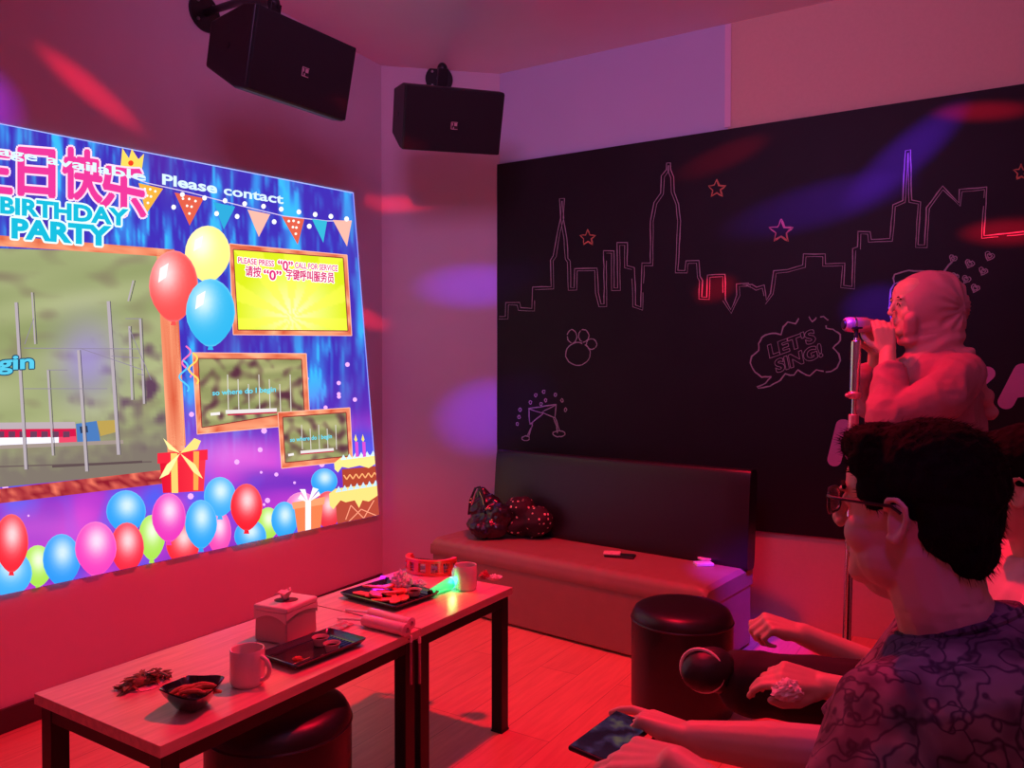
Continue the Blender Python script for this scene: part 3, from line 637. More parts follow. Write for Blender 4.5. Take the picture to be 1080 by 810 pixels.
# ------------------------------------------------------------------ loudspeakers
black = mat('black_plastic', (0.010, 0.008, 0.010), 0.5, var=0.2, scale=40)
grille = mat('black_speaker_cloth', (0.006, 0.005, 0.006), 0.85, bump=0.5, scale=400)
metal = mat('brushed_metal', (0.55, 0.5, 0.52), 0.3, 1.0, var=0.08, scale=40)
dmetal = mat('black_steel', (0.015, 0.012, 0.014), 0.4, 0.3, var=0.2)
badge = mat('badge_print', (0.5, 0.35, 0.35), 0.5, var=0.05)
def speaker(pos, rot, taper, label, wallp, name='wall_speaker'):
    R = rotm(*rot); pos = Vector(pos); T = thing(name, label, 'speaker', pos, 'loudspeakers hung high in the corner')
    w_, h_, d_ = 0.5, 0.30, 0.26
    L = lambda x, y, z: pos + R @ Vector((x, y, z))
    yf = -d_ / 2
    prof = [(yf + 0.012, h_ / 2), (yf + 0.075, h_ / 2), (d_ / 2, h_ / 2 * taper), (d_ / 2, -h_ / 2 * taper), (yf + 0.075, -h_ / 2), (yf + 0.012, -h_ / 2)]
    vs = [L(-w_ / 2, y, z) for y, z in prof] + [L(w_ / 2, y, z) for y, z in prof]; n = 6
    MB().add(vs, [tuple(range(n)), tuple(range(2 * n - 1, n - 1, -1))] + [(i, (i + 1) % n, n + (i + 1) % n, n + i) for i in range(n)]).build('cabinet', black, T, bevel=0.008)
    MB().box(L(0, yf + 0.008, 0), (w_ - 0.008, 0.022, h_ - 0.008), R).build('grille', grille, T, bevel=0.006)
    b = MB().box(L(0.0, yf - 0.004, -0.02), (0.036, 0.003, 0.036), R).build('badge', black, T, bevel=0.001)
    m = MB()
    for x0, z0_, w0, h0 in ((-.016, 0, .003, .032), (0, -.016, .032, .003), (0, .016, .032, .0022), (.006, .006, .014, .014), (-.004, -.010, .004, .009), (-.010, .006, .004, .012)): m.box(L(x0, yf - 0.006, -0.02 + z0_), (w0, 0.002, h0), R)
    q = m.build('badge_print', badge, T); q.parent = b; q.location = (0, 0, 0)
    b.location = (0, 0, 0)
    m = MB()
    for z in (0.0,): m.cone(L(-w_ / 2 - 0.002, 0.01, z), L(-w_ / 2 + 0.002, 0.01, z), 0.012, 0.012)
    m.build('handle_socket', dmetal, T)
    # bracket: wall plate, arm, swivel knob, yoke clamp on top of the cabinet
    wp, wn = wallp
    top = L(-0.02, 0.06, h_ / 2 * 0.86)
    MB().cone(wp, wp + wn * 0.012, 0.085, 0.085, 28).build('wall_plate', dmetal, T, bevel=0.002)
    for k in range(4):
        a = PI / 4 + PI / 2 * k; Mn = frame(wn); c = wp + Mn @ Vector((math.cos(a) * .06, math.sin(a) * .06, 0.012)); MB().cone(c, c + wn * 0.006, .008, .008, 6).build('bolt', metal, T)
    kn = top + Vector((0, 0, 0.10))
    MB().tube([wp + wn * 0.01, wp + wn * 0.08 + Vector((0, 0, 0.0)), (wp * 0.4 + kn * 0.6) + Vector((0, 0, 0.03)), kn], 0.016, 12).build('arm', dmetal, T)
    MB().ell(kn, (0.026, 0.026, 0.03)).build('swivel', dmetal, T)
    m = MB(); m.box(top + Vector((0, 0, 0.05)), (0.05, 0.02, 0.1), R); m.box(top + R @ Vector((0, 0, 0.004)), (0.14, 0.09, 0.008), R); m.build('clamp', dmetal, T, bevel=0.002)
    return T
speaker((-0.908, 3.07, 2.545), (1.004, 0.252, -0.03), 0.55, 'larger nearer black loudspeaker on wall bracket above the projected screen', (on_plane(215, 14, A, nL), nL))
nC = Vector(((B - A).y, -(B - A).x, 0)).normalized()
speaker((-0.324, 3.88, 2.604), (0.375, 0.423, -0.043), 0.72, 'smaller farther black loudspeaker left of the chalk mural, mounted over the corner', (on_plane(463, 84, A, nC), nC))

# ------------------------------------------------------------------ sofa
leather_br = mat('brown_vinyl', (0.30, 0.17, 0.13), 0.42, var=0.12, scale=12, bump=0.15)
leather_bk = mat('black_vinyl', (0.012, 0.009, 0.012), 0.38, var=0.2, scale=60, bump=0.12)
ang = math.atan2(-0.6225, 0.7826); U = Vector((0.7826, -0.6225, 0)); V_ = Vector((0.6225, 0.7826, 0))
FL = Vector((-0.46, 4.34, 0)); SL, SD, SH = 1.66, 0.53, 0.39
Ms = Matrix((U, V_, Vector((0, 0, 1)))).transposed()
sofa = thing('bench_sofa', 'long brown bench sofa with tall black backrest below the chalk mural', 'sofa', FL + U * SL / 2 + V_ * SD / 2)
s_ = FL + U * SL / 2
MB().box(s_ + V_ * SD / 2 + Vector((0, 0, 0.16)), (SL - .01, SD - .01, 0.30), Ms).build('base', leather_br, sofa, bevel=0.012)
# cushion: rounded box with gentle wrinkles along the front edge
m = MB(); nx, ny = 90, 26; prof = []
for j in range(ny + 1):
    a = j / ny
    if a < .25: prof.append((0.0 - 0.004 * math.sin(a * 4 * PI), 0.30 + 0.05 * a / .25))
    elif a < .5: t_ = (a - .25) / .25 * PI / 2; prof.append((0.04 - 0.04 * math.cos(t_), 0.35 + 0.04 * math.sin(t_)))
    else: prof.append((0.04 + (SD - 0.04) * (a - .5) / .5, 0.39 + 0.004 * math.sin((a - .5) / .5 * PI)))
vs = []
for i in range(nx + 1):
    x = SL * i / nx
    for (y, z) in prof:
        e = min(1, min(x, SL - x) / 0.03); w1 = 0.0035 * math.sin(x * 95 + 3 * noise.noise(Vector((x * 4, y * 9, 0)))) * math.exp(-((y - 0.03) / 0.05) ** 2) * max(0, noise.noise(Vector((x * 2.3, 1, 0))) + 0.55)
        vs.append(FL + U * x + V_ * (y + (1 - e) * 0.0) + Vector((0, 0, z - (1 - math.sqrt(max(0, 1 - (1 - e) ** 2))) * 0.02 * (z > .36) + w1)))
n = ny + 1; fs = [(i * n + j, (i + 1) * n + j, (i + 1) * n + j + 1, i * n + j + 1) for i in range(nx) for j in range(ny)]
b0 = len(vs); 
m.add(vs, fs)
for i, e_ in ((0, 1), (nx, -1)):
    ring = [vs[i * n + j] for j in range(n)]; back_ = ring[-1].copy(); back_.z = 0.30; m.add(ring + [back_], [tuple(range(n + 1))])
m.build('seat_cushion', leather_br, sofa)
MB().box(s_ + V_ * SD / 2 + Vector((0, 0, 0.302)), (SL - .02, SD - .02, 0.008), Ms).build('seam', leather_bk, sofa)
# backrest leaning slightly back, from left end to right end
Mb = Ms @ Matrix.Rotation(-0.08, 3, 'X')
bl = at(516, 473, 4.66); br = at(785, 499, 3.75)
bc = FL + U * (SL / 2 + 0.06) + V_ * (SD - 0.045)
m = MB(); wx = SL - 0.09; pr = []
for k in range(32):
    a = 2 * PI * k / 32; c_, s2 = math.cos(a), math.sin(a); pr.append((abs(c_) ** .35 * (1 if c_ > 0 else -1) * 0.055, abs(s2) ** .22 * (1 if s2 > 0 else -1) * 0.24))
rings = []
for i in range(25):
    x = -wx / 2 + wx * i / 24; e = min(1, min(i, 24 - i) / 1.2); k_ = 0.86 + 0.14 * math.sqrt(max(0, 1 - (1 - e) ** 2))
    rings.append([bc + Vector((0, 0, 0.62)) + Mb @ Vector((x, y * k_ - 0.006 * math.cos(x / wx * PI) * (y < 0), z * (0.97 + .03 * k_))) for y, z in pr])
m.loft(rings).build('backrest', leather_bk, sofa, smooth=True)

# ------------------------------------------------------------------ round stools
def stool(loc, label, name='round_stool'):
    T = thing(name, label, 'stool', loc, 'black round pouf stools'); r, h = 0.195, 0.42
    c = Vector(loc); prof = [(0.0, 0.015), (r - 0.02, 0.015), (r - .004, 0.02), (r, 0.03), (r, 0.2), (r, h - 0.055), (r - 0.003, h - 0.036), (r - 0.014, h - 0.016), (r - 0.035, h - 0.004), (r * 0.6, h + 0.003), (0.0, h + 0.005)]
    MB().lathe(prof, c, 56).build('upholstered_body', leather_bk, T)
    MB().lathe([(r + .0005, h - 0.058), (r + .0035, h - 0.054), (r + .0005, h - 0.05)], c, 56).build('piping', leather_bk, T)
    for k in range(4):
        a = PI / 4 + k * PI / 2; p = c + Vector((math.cos(a) * .14, math.sin(a) * .14, 0)); MB().cone(p, p + Vector((0, 0, .016)), .018, .02, 14).build('foot', black, T)
    return T
stool((0.664, 2.99, 0), 'black round stool standing in front of the sofa')
stool((-0.64, 2.10, 0), 'black round stool pushed partly under the long table')

# ------------------------------------------------------------------ tables
E_ = Vector((0.527, 0.85, 0)).normalized(); N_ = Vector((-0.85, 0.527, 0)).normalized(); TZ = 0.53
Mt = Matrix((E_, N_, Vector((0, 0, 1)))).transposed(); T0 = Vector((-0.752, 1.628, 0)); TD = 0.515
twood = wood_mat('pale_wood_tabletop', (0.80, 0.48, 0.42), (0.62, 0.36, 0.31), math.atan2(E_.y, E_.x), None, 0.32)
def table(x0, x1, label):
    ln = x1 - x0; c = T0 + E_ * (x0 + x1) / 2 + N_ * TD / 2
    T = thing('low_table', label, 'table', c, 'two low wooden tables pushed end to end')
    MB().box(c + Vector((0, 0, TZ - 0.0135)), (ln - .002, TD, 0.027), Mt).build('tabletop', twood, T, bevel=0.0015)
    t_ = 0.045
    for sx in (-1, 1):
        for sy in (-1, 1):
            p = c + Mt @ Vector((sx * (ln / 2 - 0.012 - t_ / 2), sy * (TD / 2 - 0.012 - t_ / 2), 0))
            lg = MB().box(p + Vector((0, 0, (TZ - 0.028) / 2 + .002)), (t_, t_, TZ - 0.032), Mt).build('leg', dmetal, T, bevel=0.002)
            f_ = MB().box(p + Vector((0, 0, 0.003)), (t_ + .004, t_ + .004, 0.006), Mt).build('foot_cap', black, T); f_.parent = lg
    for sy in (-1, 1):
        MB().box(c + Mt @ Vector((0, sy * (TD / 2 - 0.012 - t_ / 2), TZ - 0.027 - 0.02)), (ln - 2 * t_ - .024, t_ - .004, 0.038), Mt).build('rail', dmetal, T, bevel=0.001)
    for sx in (-1, 1):
        MB().box(c + Mt @ Vector((sx * (ln / 2 - 0.012 - t_ / 2), 0, TZ - 0.027 - 0.02)), (t_ - .004, TD - 2 * t_ - .024, 0.038), Mt).build('rail', dmetal, T, bevel=0.001)
    return T
table(0, 0.885, 'longer low pale wood table with black metal legs, nearer half of the pair')
table(0.889, 1.432, 'shorter low pale wood table with black legs, far end near the sofa')

# ------------------------------------------------------------------ things on the tables
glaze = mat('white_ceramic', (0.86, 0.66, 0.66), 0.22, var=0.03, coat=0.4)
def mug(px, py, r, h, label, hdir):
    c = atz(px, py, TZ + 0.0005); T = thing('mug', label, 'mug', c, 'white mugs on the tables')
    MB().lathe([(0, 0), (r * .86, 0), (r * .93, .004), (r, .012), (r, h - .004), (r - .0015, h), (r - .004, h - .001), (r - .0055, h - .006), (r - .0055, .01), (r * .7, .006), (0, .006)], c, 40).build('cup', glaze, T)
    if hdir is not None:
        d = Vector((math.cos(hdir), math.sin(hdir), 0)); pts = []
        for k in range(15):
            a = -PI / 2 + PI * k / 14; pts.append(c + d * (r - .003 + 0.028 * math.cos(a)) + Vector((0, 0, h * .5 + h * .32 * math.sin(a))))
        MB().tube(pts, .0058, 10).build('handle', glaze, T)
    MB().lathe([(0, h * .55), (r - .006, h * .55)], c, 32).build('drink', mat('dark_drink', (.12, .04, .03), .1, spec=.6, var=.05), T)
    return T
mug(261, 721, 0.043, 0.092, 'white mug with handle beside the black plate on the near table', -0.35)
mug(491, 621, 0.042, 0.090, 'tall white mug at the far table end beside the green light', 2.4)
# tissue box dispenser
c = atz(308, 672, TZ + .0005); a0 = atz(302, 682, TZ); a1 = atz(337, 665, TZ); e1 = (a1 - a0).normalized(); e2 = Vector((-e1.y, e1.x, 0))
Mx = Matrix((e1, e2, Vector((0, 0, 1)))).transposed(); cx = a0 + e1 * .073 + e2 * .062 + Vector((0, 0, .0005))
T = thing('tissue_box', 'square pink-lit tissue dispenser with arched side panels on the near table', 'tissue box', cx)
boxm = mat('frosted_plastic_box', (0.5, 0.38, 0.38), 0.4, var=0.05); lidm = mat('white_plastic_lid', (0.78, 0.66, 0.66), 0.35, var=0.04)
def arch(w_, h_, z, n=16): return [(-w_ / 2, 0), (w_ / 2, 0), (w_ / 2, h_)] + [(w_ / 2 * math.cos(PI * k / n), h_ + z * math.sin(PI * k / n)) for k in range(1, n)] + [(-w_ / 2, h_)]
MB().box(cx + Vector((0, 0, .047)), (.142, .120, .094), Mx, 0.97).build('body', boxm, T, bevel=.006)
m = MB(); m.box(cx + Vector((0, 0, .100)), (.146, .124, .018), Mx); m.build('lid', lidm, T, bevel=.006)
m = MB()
for sy in (-1, 1):
    M2 = Matrix((Mx.col[0], Vector((0, 0, 1)), -Mx.col[1] * sy)).transposed() if False else Matrix((e1, Vector((0, 0, 1)), -e2)).transposed()
    # raised band with an arched lower rim across the side
    pts = [(-.071, .092), (-.071, .072)] + [(-.071 + .142 * k / 16, .072 + .012 * math.sin(PI * k / 16)) for k in range(1, 16)] + [(.071, .072), (.071, .092)]
    m.prism(pts, -.001, .0012, cx + e2 * (sy * .0605), M2)
for sx in (-1, 1):
    M2 = Matrix((e2, Vector((0, 0, 1)), e1)).transposed(); pts = [(-.060, .092), (-.060, .062)] + [(-.060 + .120 * k / 16, .062 + .020 * math.sin(PI * k / 16)) for k in range(1, 16)] + [(.060, .062), (.060, .092)]
    m.prism(pts, -.001, .0012, cx + e1 * (sx * .0715), M2)
m.build('side_band', lidm, T)
MB().lathe([(0, 0), (.034, 0), (.036, .001), (0, .0015)], cx + Vector((0, 0, .1088)), 28, Matrix.Diagonal(Vector((1, .75, 1))).to_3x3()).build('slot', mat('dark_slot', (.12, .03, .04), .7, var=.1), T)
def crumple(c, r, name, m_, parent=None, label=None, cat=None, seed=0, flat=1.0, amp=.45, org=None):
    mb = MB(); mb.ell((0, 0, 0), (1, 1, 1), seg=28, rings=18); out = []
    for v in mb.v:
        q = v.normalized(); k = 1 + amp * (abs(noise.noise(q * 2.3 + Vector((seed, 0, 0)))) * 2 - .5) + amp * .6 * noise.noise(q * 6 + Vector((0, seed, 0)))
        out.append(Vector(c) + Vector((q.x * r[0], q.y * r[1], q.z * r[2])) * k)
    zmin = min(v.z for v in out); mb.v = [Vector((v.x, v.y, max(v.z, Vector(c).z - r[2] * .75))) for v in out]
    return mb.build(name, m_, parent, smooth=False)
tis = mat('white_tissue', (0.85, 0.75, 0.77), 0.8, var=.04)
m = MB(); tc = cx + Vector((0, 0, .108))
rings = []
for j in range(7):
    t_ = j / 6; ring = []
    for k in range(18):
        a = 2 * PI * k / 18; rr = .008 + .024 * t_ ** .8 * (1 + .5 * math.sin(a * 3 + j)); ring.append(tc + e1 * (rr * math.cos(a) - .008 * t_) + e2 * (rr * .5 * math.sin(a)) + Vector((0, 0, .03 * math.sin(t_ * 1.9) + .005 * math.sin(a * 4 + 1) * t_)))
    rings.append(ring)
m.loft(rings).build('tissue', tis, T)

# plates
plm = mat('black_glazed_plate', (0.012, 0.010, 0.014), 0.16, var=.2, coat=.6, spec=.6)
def plate(c, M, lx, ly, label, ribs=True):
    T = thing('rectangular_plate', label, 'plate', c, 'black rectangular plates'); rings = []
    def rr(k, z, rad=.012):
        pts = []
        for sx, sy, a0_ in ((1, 1, 0), (-1, 1, 90), (-1, -1, 180), (1, -1, 270)):
            for q in range(5):
                a = math.radians(a0_ + q * 22.5); pts.append(c + M @ Vector((sx * (lx / 2 - k - rad) + rad * math.cos(a), sy * (ly / 2 - k - rad) + rad * math.sin(a), z)))
        return pts
    MB().loft([rr(.022, 0), rr(.012, .004), rr(.001, .018), rr(0, .021), rr(.003, .022), rr(.016, .009), rr(.024, .007)]).build('dish', plm, T)
    if ribs:
        m = MB()
        for k in range(9):
            m.box(c + M @ Vector((lx / 2 - .046, -ly / 2 + .03 + k * (ly - .06) / 8, .0085)), (.045, .004, .002), M)
        m.build('ribbing', plm, T)
    return T
pc = (atz(278, 693, TZ) + atz(382, 684, TZ)) / 2; pc.z = TZ + .0005; pd = (atz(382, 684, TZ) - atz(305, 715, TZ)).normalized()
Mp = Matrix((pd, Vector((-pd.y, pd.x, 0)), Vector((0, 0, 1)))).transposed()
plate(pc, Mp, .262, .165, 'black rectangular plate with sauce cups and used skewers on near table')
sauce = mat('chilli_sauce', (.55, .05, .03), .2, var=.3, scale=60, coat=.3); clearp = mat('translucent_cup_plastic', (.85, .5, .5), .2, var=.02, trans=.15)
for x, y, lb in ((338, 678.5, 'small clear sauce cup at the rear of the near plate'), (350, 685, 'small clear sauce cup with red sauce at the front of the near plate')):
    c = atz(x, y + 1.5, TZ + .008); T = thing('sauce_cup', lb, 'cup', c)
    MB().lathe([(0, 0), (.017, 0), (.023, .022), (.025, .023), (.024, .024), (.0215, .021), (.0165, .002), (0, .002)], c, 28).build('cup', clearp, T)
    MB().lathe([(.0005, .015), (.0185, .015)], c, 24).build('sauce', sauce, T)
skw = mat('bamboo', (.75, .55, .35), .5, var=.1); redf = mat('red_food_scrap', (.7, .08, .04), .35, var=.3, scale=80, bump=.4)
for k, (p, q) in enumerate((((308, 701), (327, 693)), ((311, 705), (328, 698)), ((334, 694), (341, 690)))):
    a, b = atz(*p, TZ + .0095), atz(*q, TZ + .0095); tag(MB().cone(a, b, .0014, .0009, 8).build('skewer', skw), ['bamboo skewer lying on near black plate, rear one', 'bamboo skewer lying on near black plate, closest to its rim', 'short bamboo skewer piece beside the sauce cups'][k], 'skewer', 'used skewers on the plate')
tag(crumple(atz(314, 695, TZ + .016), (.014, .009, .007), 'sausage_scrap', redf, seed=3, amp=.3), 'bright red food scrap left on the near black plate', 'food')
# plate two with sliced watermelon-red snack pieces
P2 = [atz(*p, TZ) for p in ((365, 631), (397, 619), (457, 626), (426, 647))]
pc2 = sum(P2, Vector()) / 4; pc2.z = TZ + .0005; pd2 = (P2[3] - P2[0]).normalized(); Mp2 = Matrix((pd2, Vector((-pd2.y, pd2.x, 0)), Vector((0, 0, 1)))).transposed()
plate(pc2, Mp2, .28, .225, 'black plate of red snack pieces on far table behind the plastic tubes')
redc = mat('bright_red_snack', (.9, .16, .10), .5, var=.35, scale=70, bump=.5)
for k in range(14):
    u = -.080 + .150 * ((k % 5) / 4) + .01 * math.sin(k * 2.1); v = -.055 + .10 * ((k // 5) / 2) + .01 * math.sin(k * 1.7); c = pc2 + Mp2 @ Vector((u, v, .012 + .005 * (k % 3)))
    a = k * 1.3; Ml = Mp2 @ Matrix.Rotation(a, 3, 'Z') @ Matrix.Rotation(.15 * math.sin(k), 3, 'X'); poly = [(1.25 * x_, 1.5 * y_) for x_, y_ in [(-.032, -.008), (-.02, -.014), (.012, -.012), (.034, -.004), (.03, .006), (.008, .013), (-.02, .010)]]
    tag(MB().prism(poly, -.002, .004, c, Ml).build('snack_slice', redc, bevel=.0015), 'flat red snack slice among the pile on the far black plate', 'food', 'red snack slices on the far plate')
c = pc2 + Mp2 @ Vector((.075, .045, .0105)); T = thing('sauce_cup', 'small sauce cup at the right end of the far plate', 'cup', c)
MB().lathe([(0, 0), (.019, 0), (.026, .02), (.028, .021), (.024, .019), (.018, .002), (0, .002)], c, 28).build('cup', clearp, T); MB().lathe([(.0005, .014), (.0205, .014)], c, 24).build('sauce', sauce, T)
# boat shaped bowl with fried sticks
bl_ = atz(204, 743, TZ); corners = [on_plane(x, y, Vector((0, 0, TZ + .05)), Vector((0, 0, 1))) for x, y in ((167, 730), (212, 737), (236, 717), (196, 713))]
c0 = Vector((sum(p.x for p in corners) / 4, sum(p.y for p in corners) / 4, TZ + .0005)); long_ = (corners[2] - corners[0]).normalized(); Mq = Matrix((long_, Vector((-long_.y, long_.x, 0)), Vector((0, 0, 1)))).transposed()
T = thing('snack_bowl', 'black boat-shaped bowl of fried sticks near the front table corner', 'bowl', c0)
la = (corners[2] - corners[0]).length / 2; lb_ = (corners[3] - corners[1]).length / 2
def sq(k, z, lift=0.0):
    pts = []
    for q in range(32):
        a = 2 * PI * q / 32; cc, ss = math.cos(a), math.sin(a); rr = 1 / (abs(cc) ** 1.25 + abs(ss) ** 1.25) ** (1 / 1.25)
        pts.append(c0 + Mq @ Vector((cc * rr * la * k, ss * rr * lb_ * k, z + lift * abs(cc) ** 3)))
    return pts
MB().loft([sq(.42, 0), sq(.5, .004), sq(.85, .034, .004), sq(1, .046, .010), sq(.985, .049, .010), sq(.93, .046, .010), sq(.8, .034, .004), sq(.45, .008), sq(.1, .006)]).build('bowl', plm, T)
fry = mat('fried_snack', (.42, .13, .06), .5, var=.5, scale=70, bump=.5)
for k in range(16):
    a = rng.uniform(-.6, .6) + (PI if k % 2 else 0); u = rng.uniform(-.035, .04); v = rng.uniform(-.024, .024); z = .036 + .012 * rng.rand() - abs(u) * .05
    p = c0 + Mq @ Vector((u, v, z)); d_ = Mq @ Vector((math.cos(a) * .026, math.sin(a) * .026, rng.uniform(-.004, .005)))
    tag(MB().tube([p - d_, p - d_ * .4 + Vector((0, 0, .003)), p + d_ * .4 + Vector((0, 0, .003)), p + d_], [.0035, .0062, .006, .003], 8).build('fried_stick', fry), 'brown fried stick lying in the black boat-shaped bowl', 'snack', 'fried sticks in the bowl')
# heap of leafy snack on a napkin
nc = atz(152, 722, TZ + .0006)
T = MB(); pts = []
for k in range(26): a = 2 * PI * k / 26; pts.append((.062 * math.cos(a) * (1 + .16 * math.sin(a * 3 + 1)), .040 * math.sin(a) * (1 + .18 * math.cos(a * 4))))
nap = T.prism(pts, 0, .0012, nc, Matrix.Rotation(.9, 3, 'Z')).build('napkin', mat('pink_napkin', (.8, .5, .55), .8, var=.05)); tag(nap, 'thin paper napkin under the dried snack heap', 'napkin')
dry = mat('dried_snack', (.22, .11, .05), .55, var=.6, scale=60, bump=.5)
m = MB()
for k in range(90):
    t_ = rng.uniform(-1, 1); s2 = rng.uniform(-1, 1); hgt = max(0.004, .036 * (1 - t_ * t_) * (1 - .7 * s2 * s2)); p = nc + Matrix.Rotation(.9, 3, 'Z') @ Vector((t_ * .062, s2 * .022, 0)) + Vector((0, 0, .004 + hgt * rng.rand()))
    a = rng.uniform(0, 2 * PI); L_ = rng.uniform(.01, .022); d_ = Vector((math.cos(a), math.sin(a), rng.uniform(-.1, .35))) * L_; s3 = Vector((-math.sin(a), math.cos(a), rng.uniform(-.3, .3))) * L_ * .35; up_ = Vector((0, 0, .0012))
    vs = [p - d_, p + s3 * .9 + Vector((0, 0, .003)), p + d_, p - s3 * .9]; m.add(vs + [v + up_ for v in vs], [(3, 2, 1, 0), (4, 5, 6, 7), (0, 1, 5, 4), (1, 2, 6, 5), (2, 3, 7, 6), (3, 0, 4, 7)])
m.ell(nc + Vector((0, 0, .012)), (.048, .018, .014), Matrix.Rotation(.9, 3, 'Z'))
o = m.build('dried_snack', dry, smooth=False); tag(o, 'brown heap of crispy dried snack on a napkin at near table end', 'snack'); o['kind'] = 'stuff'

# plastic tubes with rolls
tubep = mat('pink_plastic_tube', (.85, .42, .52), .25, var=.1, scale=30, bump=.2, coat=.5)
for (p, q, r, lb) in (((384, 654), (426, 664), .0195, 'front fat pink plastic tube lying on the table joint'), ((390, 646), (431, 657), .0175, 'rear fat pink plastic tube lying on the table joint')):
    a, b = atz(*p, TZ + r), atz(*q, TZ + r); T = thing('light_tube', lb, 'light stick', (a + b) / 2, 'pair of plastic light sticks')
    d_ = (b - a).normalized()
    m = MB(); m.cone(a, b, r * .92, r, 26); m.build('sleeve', tubep, T, bevel=.004)
    MB().lathe([(r * .5, 0), (r * 1.04, 0), (r * 1.04, .012), (r * .45, .014), (r * .4, .004), (0.001, .004)], b, 26, frame(d_)).build('end_cap', tubep, T)
    a2 = a - d_ * .115; MB().cone(Vector((a2.x, a2.y, TZ + .005)), Vector((a.x, a.y, TZ + r)), .004, .0045, 10).build('stick', mat('white_plastic_rod', (.85, .7, .72), .3, var=.03), T)
film = mat('clear_wrapper_film', (.9, .6, .6), .2, var=.05, trans=.5, bump=.6, scale=30)
pts = [(-.05, -.02), (-.02, -.034), (.03, -.028), (.05, -.005), (.035, .02), (0, .03), (-.035, .022)]
m = MB(); fc = atz(357, 662, TZ + .001); g_ = 12; vs = []
for i in range(g_ + 1):
    for j in range(g_ + 1):
        x = -.045 + .09 * i / g_; y = -.025 + .05 * j / g_; vs.append(fc + Mt @ Vector((x, y, .002 + .009 * abs(noise.noise(Vector((x * 40, y * 40, 2)))))))
n = g_ + 1; tp = len(vs); vs += [v - Vector((0, 0, .0008)) for v in vs]; fs = [(i * n + j, (i + 1) * n + j, (i + 1) * n + j + 1, i * n + j + 1) for i in range(g_) for j in range(g_)]; fs += [tuple(a + tp for a in f[::-1]) for f in fs]
m.add(vs, fs); tag(m.build('plastic_wrapper', film, smooth=False), 'crumpled clear plastic wrapper between tissue box and pink tubes', 'wrapper')

# green glowing light
ga, gb = atz(455, 624.5, TZ + .016), atz(475, 615, TZ + .023); T = thing('finger_light', 'glowing green plastic light with black tip beside the far mug', 'light', (ga + gb) / 2)
gm = mat('green_glow_plastic', (.1, .9, .4), .3, emit=(.02, 1.0, .25), estr=.9, var=.05); gw = mat('glowing_bulb', (.5, 1, .9), .2, emit=(.1, 1.0, .7), estr=3.0, var=.02)
d_ = (gb - ga).normalized(); MB().cone(ga, gb, .012, .022, 22).build('glow_body', gm, T, bevel=.003); MB().cone(ga - d_ * .012, ga, .010, .010, 18).build('tip', black, T, bevel=.002)
MB().ell(gb + d_ * .004, .021).build('bulb', gw, T)
lamp('green_glow', 'POINT', gb + d_ * .01 + Vector((0.0, -.028, .012)), None, (.01, 1, .25), .35, .012)
# purple-lit crumpled tissues
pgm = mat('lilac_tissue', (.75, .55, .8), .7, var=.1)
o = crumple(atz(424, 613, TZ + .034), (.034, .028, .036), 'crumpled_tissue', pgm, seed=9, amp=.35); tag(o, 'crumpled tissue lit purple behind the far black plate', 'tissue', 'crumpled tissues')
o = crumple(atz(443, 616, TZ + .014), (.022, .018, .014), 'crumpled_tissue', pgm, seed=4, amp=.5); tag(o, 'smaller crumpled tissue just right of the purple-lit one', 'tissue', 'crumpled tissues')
pa = atz(407, 610, TZ + .010); T = thing('finger_light', 'small purple light left of the crumpled tissue', 'light', pa)
MB().cone(pa, pa + Vector((-.02, .01, 0)), .007, .009, 16).build('glow_body', mat('purple_glow_plastic', (.6, .1, .9), .3, emit=(.5, .02, 1), estr=1.0, var=.05), T, bevel=.002)
MB().cone(pa, pa + Vector((.012, -.006, 0)), .006, .006, 16).build('tip', black, T, bevel=.002)
lamp('purple_glow', 'POINT', pa + Vector((-.03, .05, .06)), None, (.6, .02, 1), .30, .03)

# tambourine: half moon with jingles
tb = atz(446, 607, TZ + .0005); tr_ = mat('red_tambourine_plastic', (.85, .06, .04), .3, var=.06, coat=.4)
T = thing('tambourine', 'red crescent tambourine with silver jingles at the far table end', 'tambourine', tb)
Mc = Matrix.Rotation(-.35, 3, 'Z'); hh = .062
def cres(r0, r1, a0_, a1_, n=30): 
    return [(r1 * math.cos(a0_ + (a1_ - a0_) * k / n), r1 * math.sin(a0_ + (a1_ - a0_) * k / n)) for k in range(n + 1)], [(r0 * math.cos(a0_ + (a1_ - a0_) * k / n), r0 * math.sin(a0_ + (a1_ - a0_) * k / n)) for k in range(n + 1)]
tcen = tb + Mc @ Vector((0.0, .075, 0)); a0_, a1_ = math.radians(170), math.radians(370)
def band(z0_, z1_, r0, r1, s0_=a0_, s1_=a1_, n=36):
    m = MB(); rings = []
    for k in range(n + 1):
        a = s0_ + (s1_ - s0_) * k / n; cc = Vector((math.cos(a), math.sin(a) * .8, 0)); rings.append([tcen + Mc @ (cc * r + Vector((0, 0, z))) for r, z in ((r0, z0_), (r1, z0_), (r1, z1_), (r0, z1_))])
    m.loft(rings); return m
m = band(0, .014, .088, .108)
b2 = band(hh - .014, hh, .088, .108); m.add(b2.v, b2.f)
for k in range(8):
    a = a0_ + (a1_ - a0_) * k / 7; b2 = band(.012, hh - .012, .089, .107, a - .11, a + .11, 5); m.add(b2.v, b2.f)
m.build('rim', tr_, T, bevel=.002)
for k in range(7):
    a = a0_ + (a1_ - a0_) * (k + .5) / 7; c = tcen + Mc @ (Vector((math.cos(a), math.sin(a) * .8, 0)) * .098); 
    for dz in (-.004, .004): MB().lathe([(0, 0), (.006, .001), (.012, -.0006), (.0125, .0002), (.006, .0018), (0, .001)], c + Vector((0, 0, hh / 2 + dz)), 20).build('jingle', metal, T)
    MB().cone(c + Vector((0, 0, .013)), c + Vector((0, 0, hh - .013)), .0014, .0014, 8).build('pin', metal, T)
